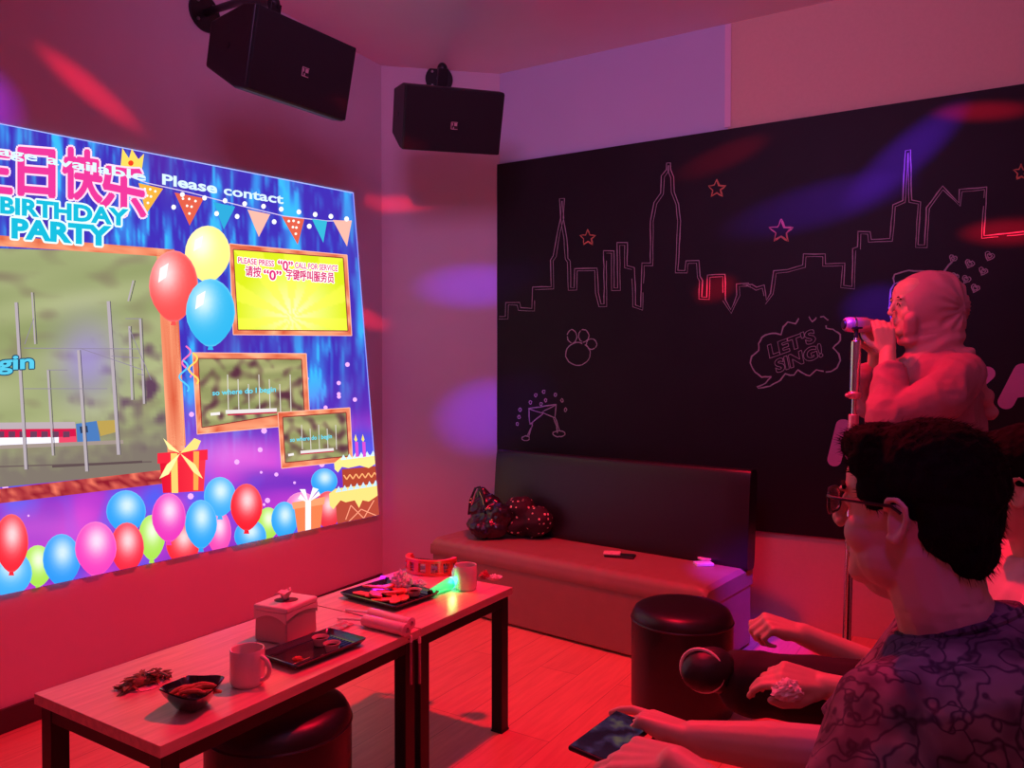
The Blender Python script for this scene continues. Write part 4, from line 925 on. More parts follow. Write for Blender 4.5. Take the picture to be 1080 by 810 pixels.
m = MB(); h0 = tcen + Mc @ Vector((-.096, .012, hh / 2)); h1 = tcen + Mc @ Vector((.096, .012, hh / 2)); m.tube([h0, h0 * .8 + h1 * .2 + Vector((0, .006, 0)), h0 * .2 + h1 * .8 + Vector((0, .006, 0)), h1], .011, 12); m.build('grip', black, T)
# ashtray-like saucer and sweet wrapper
c = atz(521, 611, TZ + .0005); T = thing('saucer', 'small white saucer with scraps at the far table corner', 'saucer', c)
MB().lathe([(0, 0), (.022, 0), (.032, .008), (.033, .010), (.031, .0095), (.02, .003), (0, .003)], c, 30).build('dish', glaze, T)
crumple(c + Vector((0, 0, .010)), (.016, .012, .008), 'scrap', tis, T, seed=5)
o = crumple(atz(511, 607, TZ + .013), (.018, .015, .016), 'sweet_wrapper', mat('red_cellophane', (.8, .12, .15), .2, trans=.4, bump=.5, var=.1), seed=12, amp=.6); tag(o, 'crumpled red cellophane wrapper between far mug and saucer', 'wrapper')
# plastic tubes hanging against the middle legs
hp = mat('clear_tube_plastic', (.5, .22, .3), .15, trans=.5, var=.05)
for x, yt, yb, lb in ((433.5, 676, 722, 'left of two thin clear pens hanging at the middle table legs'), (442.5, 677, 721, 'right of two thin clear pens hanging at the middle table legs')):
    r0_ = ray(x, yt); q0 = T0 - N_ * 0.010; nn = N_; 
    a = on_plane(x, yt, q0, nn); b = on_plane(x, yb, q0, nn); b.x, b.y = a.x, a.y
    T = thing('hanging_pen', lb, 'pen', b, 'clear pens clipped to the table edge')
    MB().cone(b, a, .0045, .0045, 14).build('barrel', hp, T, bevel=.001); MB().lathe([(0, -.006), (.005, -.003), (.0052, .012), (.003, .017), (0, .018)], a, 14).build('cap', tubep, T)
    MB().cone(b + Vector((0, 0, .008)), a - Vector((0, 0, .01)), .0018, .0018, 8).build('ink', mat('ink_refill', (.9, .6, .7), .4, var=.05), T)
    MB().box(a + N_ * .008 + Vector((0, 0, .004)), (.003, .018, .004), Mt).build('clip', hp, T)

# ------------------------------------------------------------------ on the sofa
bagm = mat('black_shiny_leather', (.014, .010, .014), .28, var=.3, scale=20, bump=.5, coat=.3); gold = mat('brass_hardware', (.8, .55, .3), .25, 1.0, var=.05)
SZ = SH + .004
def onsofa(px, py): return atz(px, py, SZ)
bc_ = onsofa(519, 570); bc_.y += .09; bc_.z = SZ
T = thing('handbag', 'slouchy black leather handbag slumped at the left end of sofa', 'bag', bc_)
m = MB(); Mh = Ms
m.ell(bc_ + Mh @ Vector((0, 0, .075)), (.15, .09, .075)); m.ell(bc_ + Mh @ Vector((-.04, 0, .14)), (.10, .06, .10)); m.ell(bc_ + Mh @ Vector((-.075, .0, .20)), (.055, .035, .075)); m.ell(bc_ + Mh @ Vector((.07, 0, .13)), (.08, .06, .07)); m.ell(bc_ + Mh @ Vector((.02, -.05, .06)), (.12, .06, .06))
o = m.build('body', bagm, T, voxel=.006, smth=3, disp=.012, dscale=16)
h_ = [bc_ + Mh @ Vector(p) for p in ((-.135, -.05, .12), (-.12, -.055, .20), (-.085, -.05, .275), (-.055, -.045, .285), (-.02, -.05, .23), (.01, -.07, .165))]
MB().tube(h_, .007, 8).build('handle', bagm, T)
m = MB(); m.tube([bc_ + Mh @ Vector(p) for p in ((-.10, -.068, .165), (-.085, -.07, .20), (-.07, -.066, .245))], .0025, 6); m.build('zip', gold, T); m = MB(); m.tube([bc_ + Mh @ Vector(p) for p in ((-.045, -.06, .26), (-.02, -.066, .225), (0, -.075, .19))], .0025, 6)
for p in ((-.10, -.065, .215), (-.107, -.066, .195), (.03, -.085, .175), (.055, -.09, .18), (.08, -.10, .12)): MB().ell(bc_ + Mh @ Vector(p), (.009, .006, .006)).build('stud', gold, T)
m.build('zip', gold, T)
sc_ = onsofa(556, 571); sc_.y += .10; sc_.z = SZ
def dot_mat():
    m = bpy.data.materials.new('polka_dot_cloth'); m.use_nodes = True; nt = m.node_tree; b = nt.nodes['Principled BSDF']; b.inputs['Roughness'].default_value = .75
    tc = nt.nodes.new('ShaderNodeTexCoord'); vo = nt.nodes.new('ShaderNodeTexVoronoi'); vo.inputs['Scale'].default_value = 34; vo.inputs['Randomness'].default_value = .45
    cr = nt.nodes.new('ShaderNodeValToRGB'); cr.color_ramp.interpolation = 'CONSTANT'; cr.color_ramp.elements[0].color = (.75, .55, .4, 1); cr.color_ramp.elements[1].color = (.018, .008, .010, 1); cr.color_ramp.elements[1].position = .24
    nt.links.new(tc.outputs['Object'], vo.inputs['Vector']); nt.links.new(vo.outputs['Distance'], cr.inputs[0]); nt.links.new(cr.outputs[0], b.inputs['Base Color']); return m
m = MB(); m.ell(sc_ + Ms @ Vector((0, 0, .09)), (.15, .08, .09)); m.ell(sc_ + Ms @ Vector((-.05, 0, .13)), (.10, .07, .10)); m.ell(sc_ + Ms @ Vector((.08, .0, .10)), (.09, .06, .09)); m.ell(sc_ + Ms @ Vector((-.02, -.03, .14)), (.09, .06, .08))
o = m.build('polka_dot_jacket', dot_mat(), voxel=.006, smth=3, disp=.014, dscale=13); tag(o, 'bundled black polka dot jacket on sofa right of handbag', 'jacket')
def slabthing(name, px, py, sx, sy, sz, rot, m1, m2, label, cat, z=None):
    c = onsofa(px, py); M = Matrix.Rotation(rot, 3, 'Z'); T = thing(name, label, cat, c)
    MB().box(c + Vector((0, 0, sz / 2)), (sx, sy, sz), M).build('body', m1, T, bevel=.003)
    MB().box(c + Vector((0, 0, sz + .0005)), (sx * .93, sy * .90, .001), M).build('top_panel', m2, T); return T, c, M
T, c, M = slabthing('mobile_phone', 654, 587, .15, .074, .009, -.35, black, mat('phone_glass', (.02, .015, .02), .1, var=.1, coat=.5), 'dark phone lying on the middle of the sofa seat', 'phone')
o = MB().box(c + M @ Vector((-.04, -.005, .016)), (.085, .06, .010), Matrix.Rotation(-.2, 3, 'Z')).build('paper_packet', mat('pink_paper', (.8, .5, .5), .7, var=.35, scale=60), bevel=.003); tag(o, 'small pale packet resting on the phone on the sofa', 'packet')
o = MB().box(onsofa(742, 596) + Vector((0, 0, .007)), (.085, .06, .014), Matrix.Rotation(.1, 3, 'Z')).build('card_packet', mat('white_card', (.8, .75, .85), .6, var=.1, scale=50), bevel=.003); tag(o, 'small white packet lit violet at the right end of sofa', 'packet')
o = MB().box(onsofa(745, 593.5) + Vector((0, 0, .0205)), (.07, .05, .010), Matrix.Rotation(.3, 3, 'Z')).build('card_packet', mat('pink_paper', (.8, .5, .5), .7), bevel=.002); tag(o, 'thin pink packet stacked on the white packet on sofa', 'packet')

# ------------------------------------------------------------------ people
skin = mat('warm_skin', (.62, .40, .32), .5, var=.08, scale=25, bump=.05); skin.node_tree.nodes['Principled BSDF'].inputs['Subsurface Weight'].default_value = .0
hairm = mat('black_hair', (.004, .003, .003), .9, spec=.15, var=.5, scale=90, bump=.6, stretch=(1, 1, .25))
Z_ = Vector((0, 0, 1))
def basis(deg, pitch=0):
    t = math.radians(deg); f = Vector((-math.cos(t), math.sin(t), 0)); l = Z_.cross(f); M = Matrix((f, l, Z_)).transposed()
    return M @ Matrix.Rotation(math.radians(pitch), 3, 'Y')        # positive pitch looks down
HP = [(-.114, .080, .048, .012), (-.110, .090, .030, .026), (-.098, .096, .0, .042), (-.08, .093, -.03, .054), (-.055, .089, -.058, .063), (-.03, .088, -.08, .068), (0, .089, -.092, .073), (.018, .086, -.096, .075), (.035, .093, -.099, .076), (.06, .091, -.098, .076), (.085, .082, -.09, .070), (.105, .062, -.07, .055), (.119, .032, -.04, .033), (.125, .006, -.01, .006)]
def head(mb, C, M, s=1.0, ears=True):
    L = lambda x, y, z: C + M @ Vector((x * s, y * s, z * s))
    rings = []
    for z, xf, xb, w_ in HP:
        cx_ = (xf + xb) / 2; rx = (xf - xb) / 2; r_ = []
        for k in range(28):
            a = 2 * PI * k / 28; ca_, sa = math.cos(a), math.sin(a); p_ = .82 if ca_ > 0 else .95
            r_.append(L(cx_ + rx * math.copysign(abs(ca_) ** p_, ca_), w_ * math.copysign(abs(sa) ** .9, sa), z))
        rings.append(r_)
    mb.loft(rings)
    mb.cap(L(.090, 0, .028), L(.113, 0, -.018), .0075 * s, .0095 * s); mb.ell(L(.106, .009, -.024), .008 * s); mb.ell(L(.106, -.009, -.024), .008 * s); mb.ell(L(.110, 0, -.021), .0105 * s)
    mb.ell(L(.091, 0, -.051), (.009 * s, .024 * s, .0055 * s), M); mb.ell(L(.090, 0, -.062), (.0095 * s, .020 * s, .0065 * s), M); mb.ell(L(.084, 0, -.096), (.014 * s, .022 * s, .014 * s), M)
    for q in (-1, 1):
        mb.ell(L(.074, q * .032, .014), (.014 * s, .015 * s, .010 * s), M); mb.ell(L(.084, q * .032, .034), (.010 * s, .022 * s, .006 * s), M); mb.ell(L(.052, q * .042, -.030), (.034 * s, .026 * s, .034 * s), M)
        if not ears: continue
        Me = M @ Matrix.Rotation(q * .35, 3, 'Z') @ Matrix.Rotation(-.2, 3, 'Y')
        mb.ell(L(-.004, q * .078, -.002), (.014 * s, .006 * s, .026 * s), Me)
        pts = [L(-.002 + .016 * math.cos(a), q * (.082 + .004 * (math.cos(a) < 0)), .006 + .026 * math.sin(a) - (.006 if math.sin(a) < -.3 else 0)) for a in [math.radians(-110 + 25 * k) for k in range(15)]]
        pts = [L(.008, q * .078, -.026), L(-.004, q * .082, -.030), L(-.014, q * .086, -.015), L(-.020, q * .090, .004), L(-.019, q * .092, .020), L(-.008, q * .091, .030), L(.005, q * .087, .028), L(.012, q * .080, .014)]
        mb.chain(pts, [.0055 * s, .0065 * s, .005 * s, .0045 * s, .0045 * s, .0045 * s, .0045 * s, .004 * s])
def hand(mb, wr, d, b, side, curls, thumb=(.6, .75, -.35), s=1.0, tc=(20, 25)):
    wr = Vector(wr); d = Vector(d).normalized(); b = Vector(b); b = (b - d * b.dot(d)).normalized(); t = d.cross(b) * side
    tips = []
    for i, (off, ln, ph, r) in enumerate(((.029, .092, (.042, .026, .020), .0092), (.010, .095, (.046, .029, .022), .0094), (-.010, .090, (.042, .027, .021), .0088), (-.028, .083, (.034, .021, .018), .0078))):
        kn = wr + d * ln * s + t * off * s; mb.cap(wr + t * off * .5 * s + d * .01 * s, kn, .0185 * s, .0125 * s); mb.cap(wr + t * off * .75 * s + d * .045 * s - b * .004 * s, kn, .0165 * s, .011 * s)
        p = kn; ang_ = 0; rr = r * s
        for j, L_ in enumerate(ph):
            ang_ += math.radians(curls[i][j]); dv = d * math.cos(ang_) - b * math.sin(ang_) + t * off * .9; dv.normalize(); q = p + dv * L_ * s; mb.cap(p, q, rr, rr * .92); rr *= .92; p = q
        tips.append(p)
    base = wr + d * .022 * s + t * .024 * s - b * .006 * s; mb.cap(wr, base, .02 * s, .017 * s)
    dv = (d * thumb[0] + t * thumb[1] + b * thumb[2]).normalized(); p = base; ax = dv.cross(d)
    for j, (L_, r) in enumerate(((.042, .0145), (.033, .0115), (.026, .0105))):
        q = p + dv * L_ * s; mb.cap(p, q, r * s, r * .86 * s); p = q
        if j < 2: dv = (Matrix.Rotation(math.radians(tc[j]), 3, ax if ax.length > 1e-3 else b) @ dv).normalized()
    tips.append(p); return tips
def torso(mb, S, P, f, l, a=.20, dpt=.13, g=0.0, neck=.075, levels=None):
    sp = (P - S); rows = levels or [(-.035, .40, .62), (.0, .55, .72), (.035, .80, .80), (.08, .98, .9), (.16, 1.0, 1.0), (.32, .97, 1.02), (.6, .90, 1.05), (.85, .92, 1.10), (1.0, .92, 1.08)]
    rings = []; up = -sp.normalized(); ff = (f - up * f.dot(up)).normalized()
    for t_, ka, kd in rows:
        c = S + sp * t_; ring = []
        for k in range(32):
            q = 2 * PI * k / 32; cc, ss = math.cos(q), math.sin(q)
            ring.append(c + l * math.copysign(abs(cc) ** .85, cc) * (a * ka + g) + ff * math.copysign(abs(ss) ** .85, ss) * (dpt * kd + g) + ff * .01 * math.sin(t_ * PI))
        rings.append(ring)
    mb.loft(rings)
def V3(*a): return Vector(a)
def wrinkles(o, amp, scale, seed=0.0):
    def fn(p, n_):
        c = p + Vector((seed, 0, 0)); q = noise.noise(Vector((c.x * scale, c.y * scale, c.z * scale * .45))); r = 1 - abs(noise.noise(c * scale * 1.3)) * 2.2
        return n_ * amp * (q * .6 + max(0, r) * .5)
    displace(o.data, fn)

# --- singer ---------------------------------------------------------
SY = 2.65
sing = thing('person', 'standing singer in pink headscarf and loose sweater holding microphone with both hands', 'person', (1.50, SY, 0))
f = V3(-1, 0, 0); l = V3(0, -1, 0); HC = V3(1.398, SY, 1.555); HM = basis(4, 4)
S = V3(1.460, SY, 1.375); Pv = V3(1.50, SY, .93)
m = MB(); head(m, HC, HM, .86, False); m.cap(HC + V3(.03, 0, -.06), S + V3(.01, 0, -.02), .052, .06)
torso(m, S, Pv, f, l, .15, .085)
EL = V3(1.218, 2.50, 1.175); WL = V3(1.262, 2.585, 1.395); ER = V3(1.34, 2.84, 1.22); WR = V3(1.285, 2.715, 1.400)
m.chain([S + V3(0, -.15, -.05), EL, WL], [.048, .038, .026]); m.chain([S + V3(0, .15, -.05), ER, WR], [.048, .038, .026])
MC = V3(1.215, 2.642, 1.487)
hand(m, WL, V3(-.12, .12, 1), V3(-.25, -1, .1), -1, [(38, 62, 45), (42, 62, 45), (40, 60, 45), (36, 58, 42)], (.55, .6, -.5), .88)
hand(m, WR, V3(-.28, -.16, 1), V3(.25, 1, .1), 1, [(38, 62, 45), (42, 62, 45), (42, 60, 45), (36, 58, 42)], (.55, .6, -.5), .88)
for q in (-1, 1):
    m.chain([Pv + V3(0, q * .085, -.02), V3(1.52, SY + q * .09, .48), V3(1.54, SY + q * .09, .09)], [.08, .055, .038]); m.cap(V3(1.54, SY + q * .09, .045), V3(1.40, SY + q * .10, .03), .035, .026)
m.build('body', skin, sing, voxel=.0045, smth=3)
sweat = mat('grey_pink_knit', (.34, .17, .22), .85, var=.08, scale=50, bump=.3)
m = MB(); torso(m, S + V3(-.015, 0, .01), V3(1.475, SY, .86), f, l, .185, .105, .0)
m.chain([S + V3(.0, -.145, -.055), V3(1.36, 2.44, 1.245), EL + V3(.0, -.01, -.004)], [.075, .072, .066]); m.chain([EL + V3(0, -.01, 0), V3(1.247, 2.535, 1.30)], [.066, .050]); m.cone(V3(1.247, 2.53, 1.285), V3(1.253, 2.555, 1.345), .046, .042, 24)
m.chain([S + V3(.0, .145, -.055), V3(1.37, 2.87, 1.25), ER + V3(.0, .01, -.004)], [.075, .070, .062]); m.chain([ER, V3(1.27, 2.77, 1.32)], [.062, .046])
m.cap(V3(1.515, SY - .05, 1.29), V3(1.525, SY - .06, 1.10), .07, .075)
m.cone(V3(1.50, SY, .87), V3(1.50, SY, .83), .15, .145, 30)
o = m.build('sweater', sweat, sing, voxel=.0065, smth=4); wrinkles(o, .017, 9, 3)
scarfm = mat('pink_scarf_cloth', (.50, .25, .29), .75, var=.06, scale=30, bump=.15)
m = MB(); Lh = lambda x, y, z: HC + HM @ Vector((x, y, z))
m.ell(Lh(-.048, 0, .022), (.110, .083, .100), HM); m.ell(Lh(-.105, 0, -.010), (.062, .062, .068), HM)
m.chain([Lh(.052, .055, -.045), Lh(.045, .030, -.105), Lh(.045, -.030, -.105), Lh(.052, -.055, -.045)], [.022, .024, .024, .022])
m.ell(Lh(-.026, 0, .006), (.112, .084, .112), HM, 28, 18)
m.ell(Lh(-.03, 0, -.075), (.082, .075, .06), HM)
m.chain([Lh(-.08, 0, -.06), Lh(-.05, 0, -.14)], [.070, .085]); m.cone(Lh(-.03, 0, -.10), V3(1.475, SY, 1.315), .075, .128, 30)
m.ell(V3(1.45, SY, 1.345), (.115, .145, .055)); m.cap(V3(1.385, SY - .03, 1.36), V3(1.365, SY - .03, 1.30), .035, .03)
m.cap(V3(1.515, SY - .055, 1.37), V3(1.575, SY - .07, 1.24), .050, .028); m.cap(V3(1.57, SY - .085, 1.26), V3(1.592, SY - .095, 1.185), .028, .022)
o = m.build('headscarf', scarfm, sing, voxel=.005, smth=4)
def folds(p, n_):                                                      # soft folds sweeping back around the head
    q = HM.transposed() @ (p + Vector((1.5, SY, 0)) - HC); a = math.atan2(q.z + .02, q.x + .13)
    k = max(0, min(1, (.0 - q.x) / .05)) * (1 if q.z > -.09 else 0)
    e = (q.y / .052) ** 2 + ((q.z + .010) / .080) ** 2
    if q.x > .0 and e < 1: return HM @ Vector((min(0, .0 - q.x) * min(1, (1 - e) * 5), 0, 0))
    return n_ * (.0028 * k * math.sin(a * 15 + 2.5 * noise.noise(q * 9)) + .0045 * max(0, min(1, (-.08 - q.z) / .03)) * math.sin(q.z * 110 + q.x * 45 + 2 * noise.noise(q * 10)))
displace(o.data, folds)
m = MB()
for q in (-1, 1): m.tube([Lh(.0795 - abs(t_) * .05, q * (.0275 + .30 * t_) , .0145 - 6 * t_ * t_) for t_ in (-.035, -.015, 0, .02, .045)], .0016, 6)
o = m.build('eyelash', hairm, sing)
m = MB()
for q in (-1, 1): m.tube([Lh(.078 - abs(t_) * .1, q * (.0275 + .30 * t_), .036 - 5 * t_ * t_) for t_ in (-.04, -.015, 0.01, .045)], .0026, 6)
m.build('eyebrow', hairm, sing)
trs = mat('dark_trousers', (.03, .025, .03), .8, var=.1)
m = MB(); m.ell(V3(1.51, SY, .89), (.13, .165, .10))
for q in (-1, 1): m.chain([V3(1.51, SY + q * .085, .86), V3(1.51, SY + q * .095, .48)], [.10, .085]); m.cone(V3(1.51, SY + q * .095, .48), V3(1.54, SY + q * .095, .085), .084, .07)
m.build('trousers', trs, sing, voxel=.008, smth=3)
for q in (-1, 1):
    m = MB(); m.cap(V3(1.555, SY + q * .095, .052), V3(1.41, SY + q * .105, .040), .044, .036); m.box(V3(1.48, SY + q * .10, .012), (.26, .085, .022)); m.build('shoe', black, sing, voxel=.006, smth=3)

# microphone and its stand
micm = mat('pink_metallic_enamel', (.75, .38, .50), .3, .6, var=.05); chrome = mat('chrome', (.8, .72, .75), .2, 1.0, var=.03)
ma, mb_ = V3(1.140, 2.640, 1.492), V3(1.262, 2.646, 1.488)
T = thing('microphone', 'thick metallic microphone held to the singer\'s mouth above the stand', 'microphone', MC)
ax_ = (mb_ - ma).normalized(); Ma = frame(ax_)
MB().lathe([(0, 0), (.020, 0), (.0245, .006), (.026, .02), (.0265, .075), (.023, .085), (.017, .12), (.0, .121)], ma, 34, Ma).build('body', micm, T)
MB().lathe([(0, -.006), (.014, -.006), (.017, .001), (0, .001)], ma, 28, Ma).build('end_cap', black, T)
m = MB(); m.lathe([(.027, .026), (.0276, .028), (.0276, .032), (.027, .034)], ma, 34, Ma); m.build('ring', chrome, T)
T = thing('microphone_stand', 'tall slim chrome microphone stand in front of the singer', 'microphone stand', (1.125, 2.60, 0))
t0 = V3(1.171, 2.618, 1.462); b0_ = V3(1.128, 2.60, .02); dd = (t0 - b0_); P_ = lambda z: b0_ + dd * (z / dd.z)
MB().cone(P_(1.225), P_(1.415), .0165, .0165, 28).build('upper_tube', chrome, T, bevel=.003)
MB().cone(P_(1.405), P_(1.425), .011, .008, 20).build('neck', chrome, T)
MB().cone(P_(.02), P_(1.23), .0085, .0085, 20).build('inner_rod', chrome, T)
MB().cone(P_(1.02), P_(1.165), .0185, .0165, 28).build('grip_sleeve', micm, T, bevel=.003)
MB().cone(P_(.02), P_(.86), .0135, .0135, 24).build('lower_tube', chrome, T)
kk = P_(1.23); m = MB(); m.lathe([(0, -.012), (.017, -.012), (.022, -.004), (.022, .006), (.016, .013), (0, .013)], kk, 26); m.ell(kk + V3(-.026, -.01, 0), (.010, .008, .008)); m.build('clamp_knob', micm, T)
m = MB(); m.tube([P_(1.42), P_(1.44), P_(1.455)], .007, 12); m.box(P_(1.458), (.03, .028, .006)); m.build('clip', black, T)
MB().lathe([(0, 0), (.14, 0), (.145, .006), (.14, .014), (.03, .026), (.018, .04), (0, .04)], (b0_.x, b0_.y, 0), 44).build('round_base', dmetal, T)

# --- seated man in the foreground -----------------------------------
man = thing('person', 'seated man in glasses and dark patterned shirt, nearest the camera, holding a phone', 'person', (.72, 1.0, 0), 'people seated side by side')
HC = V3(.577, 1.10, 1.128); HM = basis(46, 2); bf = basis(40); f = bf.col[0].copy(); l = bf.col[1].copy()
S = V3(.625, 1.085, .955); Pv = V3(.76, 1.0, .50)
m = MB(); head(m, HC, HM, .97)
Lh = lambda x, y, z: HC + HM @ Vector((x, y, z))
m.ell(Lh(.025, -.026, -.060), (.05, .040, .048), HM); m.ell(Lh(.025, .026, -.060), (.05, .040, .048), HM)      # full cheeks
m.chain([Lh(-.015, 0, -.05), Lh(-.03, 0, -.12), S + V3(.01, 0, -.02)], [.066, .062, .072]); m.ell(Lh(.03, 0, -.10), (.045, .036, .03), HM)
torso(m, S, Pv, f, l, .18, .10)
SHL = S + l * .160 - Z_ * .078 + f * .030; SHR = S - l * .165 - Z_ * .055 + f * .035
EL = V3(.352, .865, .732); WL = V3(.222, 1.025, .798); ER = V3(.545, 1.215, .718); WR = V3(.300, 1.262, .724)
m.chain([SHL, EL], [.052, .041]); m.chain([EL, (EL + WL) / 2 + V3(0, 0, .004), WL], [.043, .041, .028])
m.chain([SHR, ER], [.052, .041]); m.chain([ER, (ER + WR) / 2 + V3(0, 0, -.001), WR], [.042, .041, .028])
hand(m, WL, V3(-.62, .62, -.18), V3(-.15, -.35, 1), -1, [(18, 30, 22), (22, 34, 25), (26, 36, 28), (30, 38, 28)], (.75, .45, -.1), 1.0, (12, 15))
hand(m, WR, V3(-.72, .62, .06), V3(.25, .1, 1), 1, [(4, 16, 14), (34, 42, 32), (44, 48, 34), (48, 50, 34)], (.65, .62, -.12), 1.0, (14, 20))
for q, kx in ((1, V3(.37, 1.18, .47)), (-1, V3(.58, 1.42, .47))):
    hp_ = Pv + l * q * .09 + V3(0, 0, -.03); m.chain([hp_, kx, kx + V3(.02, 0, -.38)], [.085, .06, .042]); m.cap(kx + V3(.02, 0, -.42), kx + V3(-.10, .12, -.43), .035, .028)
o = m.build('body', skin, man, voxel=.0032, smth=3)
for q in (-1, 1):
    pass
m = MB()
m.ell(Lh(-.022, 0, .050), (.100, .086, .086), HM, 28, 18); m.ell(Lh(-.052, 0, .005), (.060, .078, .080), HM); m.ell(Lh(-.070, 0, -.045), (.034, .058, .040), HM); m.ell(Lh(.046, 0, .096), (.050, .068, .034), HM)
for q in (-1, 1): m.ell(Lh(.028, q * .067, .038), (.026, .012, .030), HM); m.ell(Lh(.040, q * .062, .072), (.028, .016, .024), HM)
o = m.build('hair', hairm, man, voxel=.004, smth=3, disp=.003, dscale=60)
hv = [(v.co.copy(), v.normal.copy()) for v in o.data.vertices]; org = Vector(man.location); rs = random.Random(3); m = MB()
for _ in range(3800):
    c, n_ = hv[rs.randrange(len(hv))]; wc = c + org; q = HM.transposed() @ (wc - HC)
    fl_ = Vector((-.55, 0, .1)) if q.z > .06 else Vector((-.35, 0, -.75))
    if q.x > .05: fl_ = Vector((.55, .1, .05))
    d_ = (HM @ fl_ + n_ * (.40 if q.z < -.02 else .10) + Vector((rs.uniform(-.3, .3), rs.uniform(-.3, .3), rs.uniform(-.3, .3)))).normalized(); L_ = rs.uniform(.008, .018); s_ = d_.cross(n_).normalized() * .0008
    p = wc - n_ * .003; m.add([p - s_, p + s_, p + n_ * .0012, p + d_ * L_], [(0, 1, 3), (1, 2, 3), (2, 0, 3), (0, 2, 1)])
h2 = m.build('hair_strands', hairm, man, smooth=False); h2['kind'] = 'stuff'; h2.parent = o; h2.location = (0, 0, 0)
# glasses
m = MB(); gx = .103
for q in (-1, 1):
    ring = []
    for k in range(29):
        a = 2 * PI * k / 28; ring.append(Lh(gx - .006 * abs(math.cos(a)) * (q * math.cos(a) > 0), q * .034 + .026 * math.copysign(abs(math.cos(a)) ** .6, math.cos(a)), .014 + .0185 * math.copysign(abs(math.sin(a)) ** .6, math.sin(a))))
    m.tube(ring, .0024, 8)
m.tube([Lh(gx, -.010, .020), Lh(gx + .004, 0, .023), Lh(gx, .010, .020)], .0022, 8)
gf = m.build('glasses', mat('dark_glasses_frame', (.02, .012, .014), .3, var=.1), man); plabel(gf, 'dark rimmed glasses')
for q in (-1, 1):
    o = MB().tube([Lh(.098, q * .060, .023), Lh(.085, q * .076, .023), Lh(.04, q * .084, .021), Lh(.0, q * .086, .019), Lh(-.012, q * .085, .010)], .0023, 8).build('temple', MATS['dark_glasses_frame'], man); o.parent = gf; o.location = (0, 0, 0)
    m = MB(); m.prism([(.0235 * math.copysign(abs(math.cos(a)) ** .6, math.cos(a)), .0165 * math.copysign(abs(math.sin(a)) ** .6, math.sin(a))) for a in [2 * PI * k / 28 for k in range(28)]], -.0006, .0006, Lh(gx - .001, q * .034, .014), Matrix((HM.col[1], HM.col[2], HM.col[0])).transposed())
    o = m.build('lens', mat('lens_glass', (.9, .9, .9), .05, trans=1.0, var=.01), man); o.parent = gf; o.location = (0, 0, 0)
m = MB()
for q in (-1, 1): m.tube([Lh(.084, q * .020, .037), Lh(.087, q * .032, .041), Lh(.078, q * .050, .036)], .0035, 8)
m.build('eyebrow', hairm, man)
# patterned shirt
def batik():
    m = bpy.data.materials.new('dark_patterned_cloth'); m.use_nodes = True; nt = m.node_tree; b = nt.nodes['Principled BSDF']; b.inputs['Roughness'].default_value = .85
    tc = nt.nodes.new('ShaderNodeTexCoord'); n1 = nt.nodes.new('ShaderNodeTexNoise'); n1.inputs['Scale'].default_value = 9; n1.inputs['Detail'].default_value = 3
    mx = nt.nodes.new('ShaderNodeMix'); mx.data_type = 'RGBA'; mx.inputs['Factor'].default_value = .42; nt.links.new(tc.outputs['Object'], n1.inputs['Vector']); nt.links.new(tc.outputs['Object'], mx.inputs['A']); nt.links.new(n1.outputs['Color'], mx.inputs['B'])
    vo = nt.nodes.new('ShaderNodeTexVoronoi'); vo.feature = 'DISTANCE_TO_EDGE'; vo.inputs['Scale'].default_value = 15; nt.links.new(mx.outputs['Result'], vo.inputs['Vector'])
    cr = nt.nodes.new('ShaderNodeValToRGB'); e = cr.color_ramp.elements; e[0].color = (.035, .025, .05, 1); e[1].position = .09; e[1].color = (.17, .135, .18, 1); e.new(.03).color = (.06, .045, .08, 1)
    nt.links.new(vo.outputs['Distance'], cr.inputs[0])
    n2 = nt.nodes.new('ShaderNodeTexNoise'); n2.inputs['Scale'].default_value = 14; nt.links.new(tc.outputs['Object'], n2.inputs['Vector'])
    c2 = nt.nodes.new('ShaderNodeValToRGB'); c2.color_ramp.elements[0].position = .42; c2.color_ramp.elements[0].color = (.45, .4, .5, 1); c2.color_ramp.elements[1].position = .6; c2.color_ramp.elements[1].color = (1.25, 1.15, 1.2, 1); nt.links.new(n2.outputs['Fac'], c2.inputs[0])
    mm = nt.nodes.new('ShaderNodeMix'); mm.data_type = 'RGBA'; mm.blend_type = 'MULTIPLY'; mm.inputs['Factor'].default_value = 1; nt.links.new(cr.outputs[0], mm.inputs['A']); nt.links.new(c2.outputs[0], mm.inputs['B']); nt.links.new(mm.outputs['Result'], b.inputs['Base Color'])
    return m
m = MB(); torso(m, S + V3(.012, -.002, .0), Pv + V3(0, 0, -.02), f, l, .205, .125, .012)
m.chain([S + l * .09 - Z_ * .045 + f * .0, SHL + f * .01, SHL * .35 + EL * .65], [.055, .074, .072]); a = SHL * .4 + EL * .6; d_ = (EL - SHL).normalized(); m.cone(a, EL - d_ * .005, .074, .080, 30)
m.chain([S - l * .13 - Z_ * .035 + f * .02, SHR, SHR * .35 + ER * .65], [.075, .076, .070]); a = SHR * .4 + ER * .6; d_ = (ER - SHR).normalized(); m.cone(a, ER - d_ * .02, .072, .078, 30)
m.cap(S - f * .05 + V3(0, 0, -.03), S - f * .08 + V3(0, 0, -.16), .085, .11)
o = m.build('shirt', batik(), man, voxel=.006, smth=4); wrinkles(o, .009, 10, 7)
m = MB()
ring = []
for k in range(33):
    a = 2 * PI * k / 32; ring.append(S + V3(0.006, 0, .022) + l * .078 * math.cos(a) + f * .075 * math.sin(a) - Z_ * (.030 * math.sin(a)) )
m.tube(ring, .006, 8); m.build('collar', batik() if False else bpy.data.materials['dark_patterned_cloth'], man)
m = MB(); m.ell(Pv + V3(0, 0, -.03), (.17, .17, .11))
